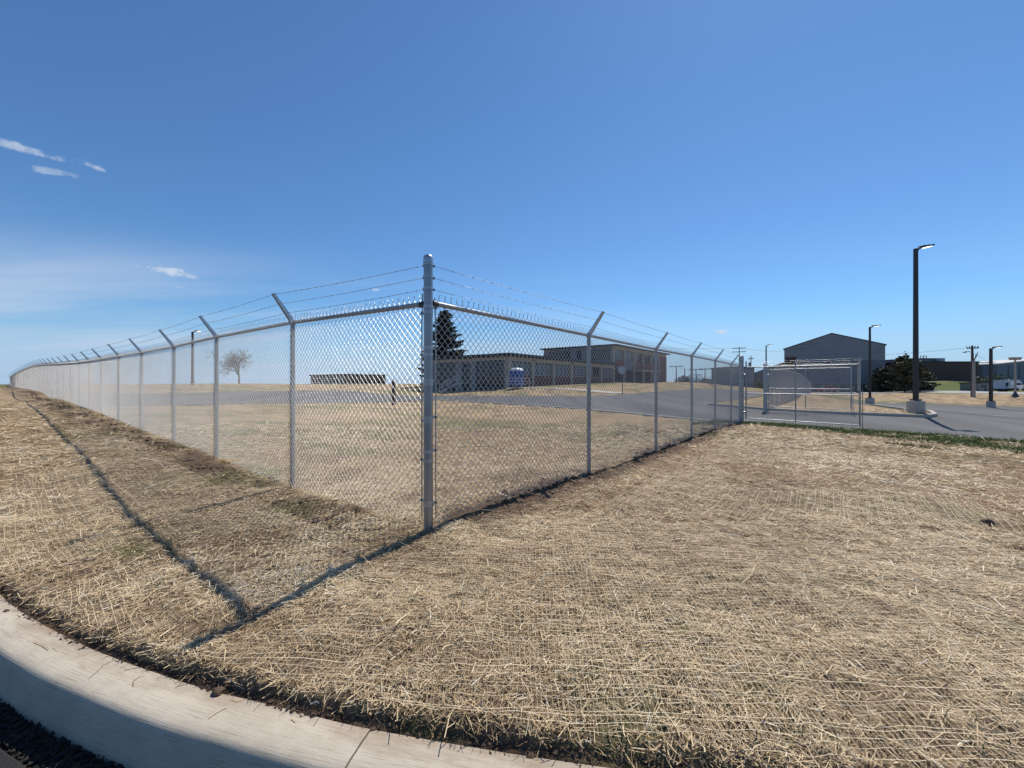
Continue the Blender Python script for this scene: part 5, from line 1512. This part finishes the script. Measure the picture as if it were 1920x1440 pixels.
# lean-to on its left side
mb = MB(); mb.prism([pt3(W3 + .05, 2.0, zb3), pt3(W3 + 8.2, 2.0, zb3), pt3(W3 + 8.2, 2.0, 3.9), pt3(W3 + .05, 2.0, 7.1)], tuple(np.append(U * 30, 0))); mb.build('lean_to', 'metaldark', root)
adopt(root)
def simple_hall(x0, x1, ytop, d, depth, mt, label, name='building', rooflip='trim', extra=None, yb=735, zb=None, bandm=None, nwin=0):
    a = P(x0, yb, d); c_ = P(x1, yb, d); Lw = c_[0] - a[0]; zt_ = zat(ytop, d); z0 = min(Hbase(a[0], a[1])[0], Hbase(c_[0], c_[1])[0]) - .5 if zb is None else zb
    root = thing(name, (a[0], a[1], z0), label, 'building')
    X_, Y_ = np.array([1., 0]), np.array([0, 1.])
    def sb(u0, u1, v0, v1, za, zb_, m, nm, par=root):
        mb = MB(); mb.frame_box(a[:2], X_, Y_, u0, u1, v0, v1, za, zb_); return mb.build(nm, m, par)
    sb(0, Lw, 0, depth, z0, zt_ - .25, mt, 'wall')
    sb(-.15, Lw + .15, -.15, depth + .15, zt_ - .245, zt_, rooflip, 'parapet')
    return root, sb, Lw, z0, zt_
root, sb, Lw, z0, zt_ = simple_hall(1368, 1414.5, 687.5, 88, 8, 'metaldark', 'dark grey box building showing between gate post and hall', 'box_building')
for k in range(3): sb(.3 + k * Lw / 3, (k + 1) * Lw / 3 - .2, -.05, -.004, z0 + 1.5, zt_ - .6, 'metalgrey', 'wall_panel')
adopt(root)
root, sb, Lw, z0, zt_ = simple_hall(1716, 1835, 677.5, 112, 26, 'brownwall', 'windowless dark brown brick building above the green bank', 'brown_building', 'fascia')
pl = sb(Lw * .23, Lw * .66, 5, 16, zt_, zt_ + 1.0, 'greywall', 'roof_unit'); sb(Lw * .22, Lw * .67, 4.8, 16.2, zt_ + 1.005, zt_ + 1.18, 'trim', 'unit_lid', pl)
sb(Lw * .60, Lw * .665, 3.2, 4.7, zt_ + .01, zt_ + 1.1, 'paleclad', 'roof_vent')
# brick courses too fine to see; panel joints and dark base
for k in range(1, 6): sb(Lw * k / 6 - .04, Lw * k / 6 + .04, -.02, -.003, z0, zt_ - .25, 'trim', 'wall_joint')
sb(-.02, Lw, -.08, -.022, z0, z0 + 1.4, 'darkwall', 'plinth')
adopt(root)
lt = P(1731.5, 676, 118); root = thing('lattice_mast', (lt[0], lt[1], zat(678, 118)), 'short lattice mast standing on the brown building', 'mast')
zb_, zt_ = zat(679, 118), zat(666.5, 118)
for (dx_, dy_) in ((-.45, -.45), (.45, -.45), (.45, .45), (-.45, .45)):
    mb = MB(); mb.tube([(lt[0] + dx_, lt[1] + dy_, zb_), (lt[0] + dx_, lt[1] + dy_, zt_)], .06, 5); mb.build('leg', 'trim', root)
mb = MB()
for k in range(3):
    za, zc_ = zb_ + (zt_ - zb_) * k / 3, zb_ + (zt_ - zb_) * (k + 1) / 3
    for dy_ in (-.45, .45):
        mb.tube([(lt[0] - .45, lt[1] + dy_, za), (lt[0] + .45, lt[1] + dy_, zc_)], .04, 4); mb.tube([(lt[0] + .45, lt[1] + dy_, za), (lt[0] - .45, lt[1] + dy_, zc_)], .04, 4)
mb.build('bracing', 'trim', root); adopt(root)
root, sb, Lw, z0, zt_ = simple_hall(1836, 1930, 684, 122, 20, 'bluegrey', 'blue grey clad sheds behind the light blue trailer', 'shed_row', 'bluegrey')
sb(0, Lw, -.06, -.004, zt_ - 1.4, zt_ - 1.15, 'trim', 'gutter')
for k in range(1, 7): sb(Lw * k / 7 - .05, Lw * k / 7 + .05, -.05, -.003, z0, zt_ - 1.45, 'trim', 'panel_joint')
sb(Lw * .28, Lw * .47, 1, 4, zt_ + .002, zt_ + .9, 'paleclad', 'roof_unit'); sb(Lw * .05, Lw * .25, 2, 2.2, zt_ + .002, zt_ + .45, 'rail', 'roof_rail')
adopt(root)
mb = MB(); a = P(1868, 690, 118); root = thing('gable_shed', (a[0], a[1], -1), 'pale roofed shed with a shallow gable at the edge of the sheds', 'building')
w_ = 16.0; zt_ = zat(684, 118)
mb.prism([(a[0], a[1] - .2, -1), (a[0] + w_, a[1] - .2, -1), (a[0] + w_, a[1] - .2, zt_ + 1.6), (a[0], a[1] - .2, zt_)], (0, 15, 0)); mb.build('wall', 'bluegrey', root)
mb = MB(); mb.prism([(a[0] - .3, a[1] - .5, zt_), (a[0] + w_, a[1] - .5, zt_ + 1.62), (a[0] + w_, a[1] - .5, zt_ + 2.1), (a[0] - .3, a[1] - .5, zt_ + .35)], (0, 16, 0)); mb.build('roof', 'paleclad', root)
for k in range(1, 5): 
    mb = MB(); mb.box(a[0] + k * 3.2 - .05, a[0] + k * 3.2 + .05, a[1] - .28, a[1] - .205, -1, zt_ - .2); mb.build('panel_joint', 'trim', root)
adopt(root)
# light blue trailer, small shed, truck
def trailer():
    a = P(1883, 732.5, 82); root = thing('office_trailer', a, 'long light blue office trailer with a dark window band', 'trailer')
    Lw = 30 / F * 82; h = 19 / F * 82
    def tb(u0, u1, v0, v1, z0, z1, m, nm, par=root):
        mb = MB(); mb.box(a[0] + u0, a[0] + u1, a[1] + v0, a[1] + v1, a[2] + z0, a[2] + z1); return mb.build(nm, m, par, bevel=0)
    tb(0, Lw, 0, 2.6, .35, h, 'tarp', 'body'); tb(-.05, Lw + .05, -.05, 2.65, h + .003, h + .12, 'paleclad', 'roof'); tb(.1, Lw - .1, .1, 2.5, .0, .345, 'rubber', 'underframe')
    for k in range(4): tb(.3 + k * .78, .9 + k * .78, -.03, -.003, h * .45, h * .78, 'glass', 'window')
    for k in (1, 2):
        mb = MB(); mb.tube([(a[0] + k * 1.0, a[1] - .04, a[2] + .3), (a[0] + k * 1.0, a[1] + .2, a[2] + .3)], .3, 12); mb.build('wheel', 'rubber', root)
    adopt(root)
trailer()
def truck(x, yb, d, label, body, s=1.0):
    a = P(x, yb, d); root = thing('parked_truck', a, label, 'truck')
    def tb(u0, u1, v0, v1, z0, z1, m, nm, par=root, bev=.05):
        mb = MB(); mb.box(a[0] + u0 * s, a[0] + u1 * s, a[1] + v0 * s, a[1] + v1 * s, a[2] + z0 * s, a[2] + z1 * s); return mb.build(nm, m, par, bevel=bev)
    tb(0, 1.9, 0, 5.0, .45, 1.0, body, 'body'); tb(.1, 1.8, 1.2, 3.0, 1.003, 1.75, body, 'cab'); tb(.25, 1.65, 1.17, 1.198, 1.1, 1.62, 'glass', 'windscreen', bev=0)
    tb(.5, 1.4, -.03, -.003, .62, .85, 'rubber', 'grille', bev=0)
    for u in (.08, 1.5): tb(u, u + .32, -.03, -.003, .68, .86, 'whiteplastic', 'headlight', bev=0)
    for u in (-.02, 1.72):
        for v_ in (.8, 4.0):
            mb = MB(); mb.tube([(a[0] + u * s, a[1] + v_ * s, a[2] + .38 * s), (a[0] + (u + .2) * s, a[1] + v_ * s, a[2] + .38 * s)], .38 * s, 14); mb.build('wheel', 'rubber', root)
    adopt(root)
truck(1913, 733, 80, 'white pickup truck parked past the light blue trailer', 'whiteplastic')
def car(x, yb, d, label, body, yaw=0.0):
    a = P(x, yb, d); root = thing('parked_car', a, label, 'car')
    prof_ = [(-2.2, .35), (-2.2, .75), (-1.5, .88), (-.9, 1.38), (.7, 1.42), (1.5, .95), (2.2, .85), (2.25, .4)]
    mb = MB(); mb.prism([(a[0] + u, a[1], a[2] + z) for u, z in prof_], (0, 1.75, 0)); mb.build('body', body, root, bevel=.06)
    mb = MB(); mb.prism([(a[0] + u, a[1] - .012, a[2] + z) for u, z in [(-1.2, .95), (-.85, 1.30), (.65, 1.34), (1.2, .98)]], (0, .008, 0)); mb.build('side_window', 'glass', root)
    mb = MB(); mb.prism([(a[0] - 1.53, a[1] + .15, a[2] + .92), (a[0] - .93, a[1] + .15, a[2] + 1.37), (a[0] - .95, a[1] + .15, a[2] + 1.385), (a[0] - 1.55, a[1] + .15, a[2] + .935)], (0, 1.45, 0)); mb.build('windscreen', 'glass', root)
    for u in (-1.4, 1.4):
        for v_ in (-.03, 1.6):
            mb = MB(); mb.tube([(a[0] + u, a[1] + v_, a[2] + .33), (a[0] + u, a[1] + v_ + .19, a[2] + .33)], .33, 16); w = mb.build('wheel', 'rubber', root)
            mb = MB(); mb.tube([(a[0] + u, a[1] + v_ - .01, a[2] + .33), (a[0] + u, a[1] + v_ + .0, a[2] + .33)], .19, 12); mb.build('rim', 'arm', w)
    adopt(root)
car(1558, 735.5, 88, 'red car parked below the gabled hall, seen through the gate', 'carpaint')
root, sb, Lw, z0, zt_ = simple_hall(1838, 1858, 717, 88, 4, 'greywall', 'small drab shed among bushes right of the utility pole', 'garden_shed', 'trim', yb=733)
sb(Lw * .38, Lw * .62, -.04, -.003, z0 + .5, zt_ - .5, 'trim', 'door'); sb(Lw * .1, Lw * .28, -.04, -.003, zt_ - 1.1, zt_ - .5, 'glass', 'window'); adopt(root)
# low dark building on the rise behind the yard
a = P(650, 724, 96); root = thing('low_dark_building', (a[0], a[1], .5), 'low dark walled building on the rise seen through the fence', 'building')
zt_ = zat(701, 96); ux, vx = U, V
def lb(u0, u1, v0, v1, z0, z1, m, nm, par=root):
    mb = MB(); mb.frame_box(a[:2], ux, vx, u0, u1, v0, v1, z0, z1); return mb.build(nm, m, par)
lb(0, 10.6, 0, 17.2, .2, zt_ - .35, 'darkwall', 'wall'); lb(-.3, 10.9, -.3, 17.5, zt_ - .345, zt_, 'fascia', 'roof')
for k in range(3): lb(1.0 + k * 3.2, 3.0 + k * 3.2, -.05, -.003, 1.4, zt_ - .9, 'glass', 'window')
for k in range(5): lb(-.05, -.003, .8 + k * 3.3, 3.0 + k * 3.3, 1.4, zt_ - .9, 'glass', 'window')
adopt(root)
railing([P(x, 718 + (x - 582) * .01, 80) for x in np.linspace(582, 770, 9)], 'long thin pale rail in front of the low dark building', (0.0, 0.9), 'railing', 1, 'rail', 0.03)
# green screened fence below the hall
root = thing('screen_fence', P(1560, 735, 92), 'low fence with dark green screening below the hall and conifer', 'fence')
xs = np.linspace(1528, 1752, 16)
for k, x in enumerate(xs):
    q_ = P(x, 735.5, 92); q_[2] = Hbase(q_[0], q_[1])[0]
    mb = MB(); mb.tube([q_ - np.array([0, 0, .2]), q_ + np.array([0, 0, 2.0])], .04, 6); mb.build('post', 'galv', root)
    if k:
        mb = MB(); mb.prism([pq + np.array([.06, .05, .02]), q_ + np.array([-.06, .05, .02]), q_ + np.array([-.06, .05, 1.9]), pq + np.array([.06, .05, 1.9])], (0, .02, 0)); mb.build('screen_panel', 'screen', root)
        mb = MB(); mb.tube([pq + np.array([0, 0, 1.97]), q_ + np.array([0, 0, 1.97])], .03, 6); mb.build('top_rail', 'galv', root)
    pq = q_
adopt(root)

# ------------------------------------------------------------------ trees
def leafcards(pts, size, rs, flat=0.0):
    n = len(pts)
    a = rs.normal(0, 1, (n, 3)); a /= np.linalg.norm(a, axis=1)[:, None]
    b_ = rs.normal(0, 1, (n, 3)); b_[:, 2] *= (1 - flat); b_ -= a * (a * b_).sum(1)[:, None]; b_ /= np.linalg.norm(b_, axis=1)[:, None]
    s = size * rs.uniform(.5, 1.4, (n, 1))
    v = np.stack([pts - a * s * .5, pts + b_ * s * .45, pts + a * s * .6, pts - b_ * s * .4], 1).reshape(-1, 3)
    k = np.arange(n) * 4
    return v, np.stack([k, k + 1, k + 2, k + 3], -1)
def conifer(base, h, rad, label, mt='needle', n=90, seed=1, first=.12, gap=(0, 0), taper=1.0, name='spruce_tree', droop=.25, dens=16, size=.32, lean=0.0):
    rs = np.random.default_rng(seed)
    base = np.asarray(base, float); root = thing(name, base, label, 'tree')
    mb = MB(); tp = base + np.array([lean * h, 0, h])
    mb.tube([base - np.array([0, 0, .4]), base + np.array([lean * h * .5, 0, h * .5]), tp], [h * .022, h * .013, .02], 8); mb.build('trunk', 'bark', root)
    br = MB(); leaf = []
    for k in range(n):
        f = first + (1 - first) * (k + rs.random()) / n
        if gap[0] < f < gap[1] and rs.random() < .75: continue
        L = rad * (1 - f) ** taper * rs.uniform(.6, 1.15) + .12 * rad
        az = rs.uniform(0, 2 * np.pi)
        p0 = base + np.array([lean * h * f, 0, h * f]); dv_ = np.array([np.cos(az), np.sin(az), 0])
        t = np.linspace(0, 1, 5)[:, None]
        pts = p0 + dv_ * L * t + np.array([0, 0, 1.]) * (-droop * L * t + .22 * L * t ** 2 + .05 * L)
        br.tube(pts, np.linspace(.035, .008, 5), 4, False)
        m_ = int(dens * L + 5)
        tt = rs.uniform(.15, 1.03, m_) ** .8
        q_ = np.stack([np.interp(tt, t[:, 0], pts[:, a]) for a in range(3)], -1)
        sp_ = .10 * L + .10
        q_ += rs.normal(0, 1, (m_, 3)) * np.array([sp_, sp_, sp_ * .42]) * (1.15 - tt)[:, None]
        leaf.append(q_)
    tpn = 30; q_ = tp + rs.normal(0, .18, (tpn, 3)) * np.array([.6, .6, 1.8]); leaf.append(q_)
    br.build('branches', 'bark', root, kind='stuff')
    v, q = leafcards(np.concatenate(leaf), size, rs, .5)
    np_obj('crown', v, q, None, mt, root, False, 'stuff'); adopt(root)
sb_ = P(835, 735, 66); sb_[2] = Hbase(sb_[0], sb_[1])[0]
conifer(sb_, zat(584, 66) - sb_[2], 4.1, 'tall dark spruce rising behind the low flat roof', 'needle', 210, 4, .08, (.60, .64), .66, dens=64, size=.28, droop=.12)
cb = P(1697, 735, 84); cb[2] = Hbase(cb[0], cb[1])[0]
conifer(cb, zat(668, 84) - cb[2], 3.7, 'broad brownish conifer beside the gabled grey hall', 'needle2', 120, 8, .05, taper=.62, dens=44, size=.36, name='conifer_tree', droop=.05)
cb = P(1652, 735, 87); cb[2] = Hbase(cb[0], cb[1])[0]
conifer(cb, zat(691, 87) - cb[2], 2.6, 'dark low conifer against the hall wall', 'needle', 90, 9, .04, taper=.5, dens=40, size=.36, name='conifer_tree', droop=.05)
cb = P(1725, 735, 86); cb[2] = Hbase(cb[0], cb[1])[0]
conifer(cb, zat(684, 86) - cb[2], 2.6, 'sprawling brownish conifer in front of the brown building', 'needle2', 80, 12, .04, taper=.5, dens=36, size=.36, name='conifer_tree', droop=.05)
def bare_tree(base, h, label, seed, depth=6, spread=.55, mt='twig', name='bare_tree', ratio=.74, kids=3):
    rs = np.random.default_rng(seed); base = np.asarray(base, float); root = thing(name, base, label, 'tree')
    tr_, tw = MB(), MB()
    def grow(p, d, L, r, lev):
        e = p + d * L; m_ = (p + e) / 2 + rs.normal(0, .04 * L, 3)
        (tr_ if lev < 2 else tw).tube([p, m_, e], [r, r * .85, r * .7], 5 if lev < 2 else 3, False)
        if lev >= depth: return
        for k in range(rs.integers(2, kids + 1) if lev else 5):
            nd = d + rs.normal(0, spread, 3); nd[2] += .12; nd /= np.linalg.norm(nd)
            grow(e if k else m_ + (e - m_) * rs.random(), nd, L * ratio * rs.uniform(.75, 1.2), r * .62, lev + 1)
    grow(base - np.array([0, 0, .2]), np.array([0, 0, 1.]), h * .19, h * .018, 0)
    tr_.build('trunk', mt, root); tw.build('twigs', mt, root, kind='stuff'); adopt(root)
for (x, yt, d, sd, lab) in [(448, 664, 72, 3, 'round leafless tree on the rise seen through the left fence')]:
    q_ = P(x, 721, d); q_[2] = Hbase(q_[0], q_[1])[0]; bare_tree(q_, (zat(yt, d) - q_[2]) * 1.85, lab, sd, 6, .72, ratio=.82, kids=4)
q_ = P(14, 722, 80); q_[2] = Hbase(q_[0], q_[1])[0]; bare_tree(q_, zat(712, 80) - q_[2] + .6, 'thin leafless bush at the far end of the hill fence', 9, 5)
def bush(base, rx, rz, label, mt, seed, n=500, size=.28, group=None):
    rs = np.random.default_rng(seed); base = np.asarray(base, float); root = thing('bush', base, label, 'bush', group)
    d = rs.normal(0, 1, (n, 3)); d /= np.linalg.norm(d, axis=1)[:, None]
    rr = rs.random(n) ** .45 * (0.72 + .5 * vnoise(d[:, 0] * 2.3 + seed, d[:, 1] * 2.3 + d[:, 2] * 1.7, seed))
    pts = base + np.array([0, 0, rz * .9]) + d * rr[:, None] * np.array([rx, rx, rz])
    v, q = leafcards(pts, size, rs); np_obj('crown', v, q, None, mt, root, False, 'stuff')
    mb = MB()
    for k in range(6):
        e = pts[k * 7]; mb.tube([base - np.array([0, 0, .2]), (base + e) / 2 + np.array([0, 0, .2]), e], [.05, .035, .015], 4, False)
    mb.build('stems', 'bark', root); adopt(root)
for (x, yb, d, rx, rz, mt, lab) in [(1843, 733, 92, 2.2, 1.8, 'leaf', 'greenish bush over the small drab shed'), (1870, 733, 96, 2.4, 2.0, 'leaf', 'yellow green bush between shed and blue trailer'),
                                    (1878, 734, 84, 1.2, 1.1, 'needle', 'dark green shrub at the end of the blue trailer'), (1278, 717, 118, 2.2, 1.6, 'twig', 'leafless grey bush by the single crossarm pole'),
                                    (1291, 717, 120, 3.0, 2.0, 'twig', 'broad leafless bush under the transformer pole'), (1324, 718, 126, 3.4, 1.8, 'twig', 'wide brown bush above the stair rail'),
                                    (1402, 734, 96, 2.2, 1.3, 'leaf', 'low olive bush below the dark grey box building'), (1424, 734, 98, 2.4, 1.3, 'leaf', 'low olive bush behind the far gate post')]:
    q_ = P(x, yb, d); q_[2] = Hbase(q_[0], q_[1])[0]; bush(q_, rx, rz, lab, mt, int(x), 600, .35)
# dark shed row under the hall, left
root, sb, Lw, z0, zt_ = simple_hall(1338, 1372, 711, 96, 6, 'metaldark', 'long low dark shed past the end of the inner road', 'low_shed', 'trim', yb=724)
sb(.3, Lw - .3, -.05, -.004, z0 + .8, zt_ - .9, 'metalgrey', 'door_panel'); adopt(root)
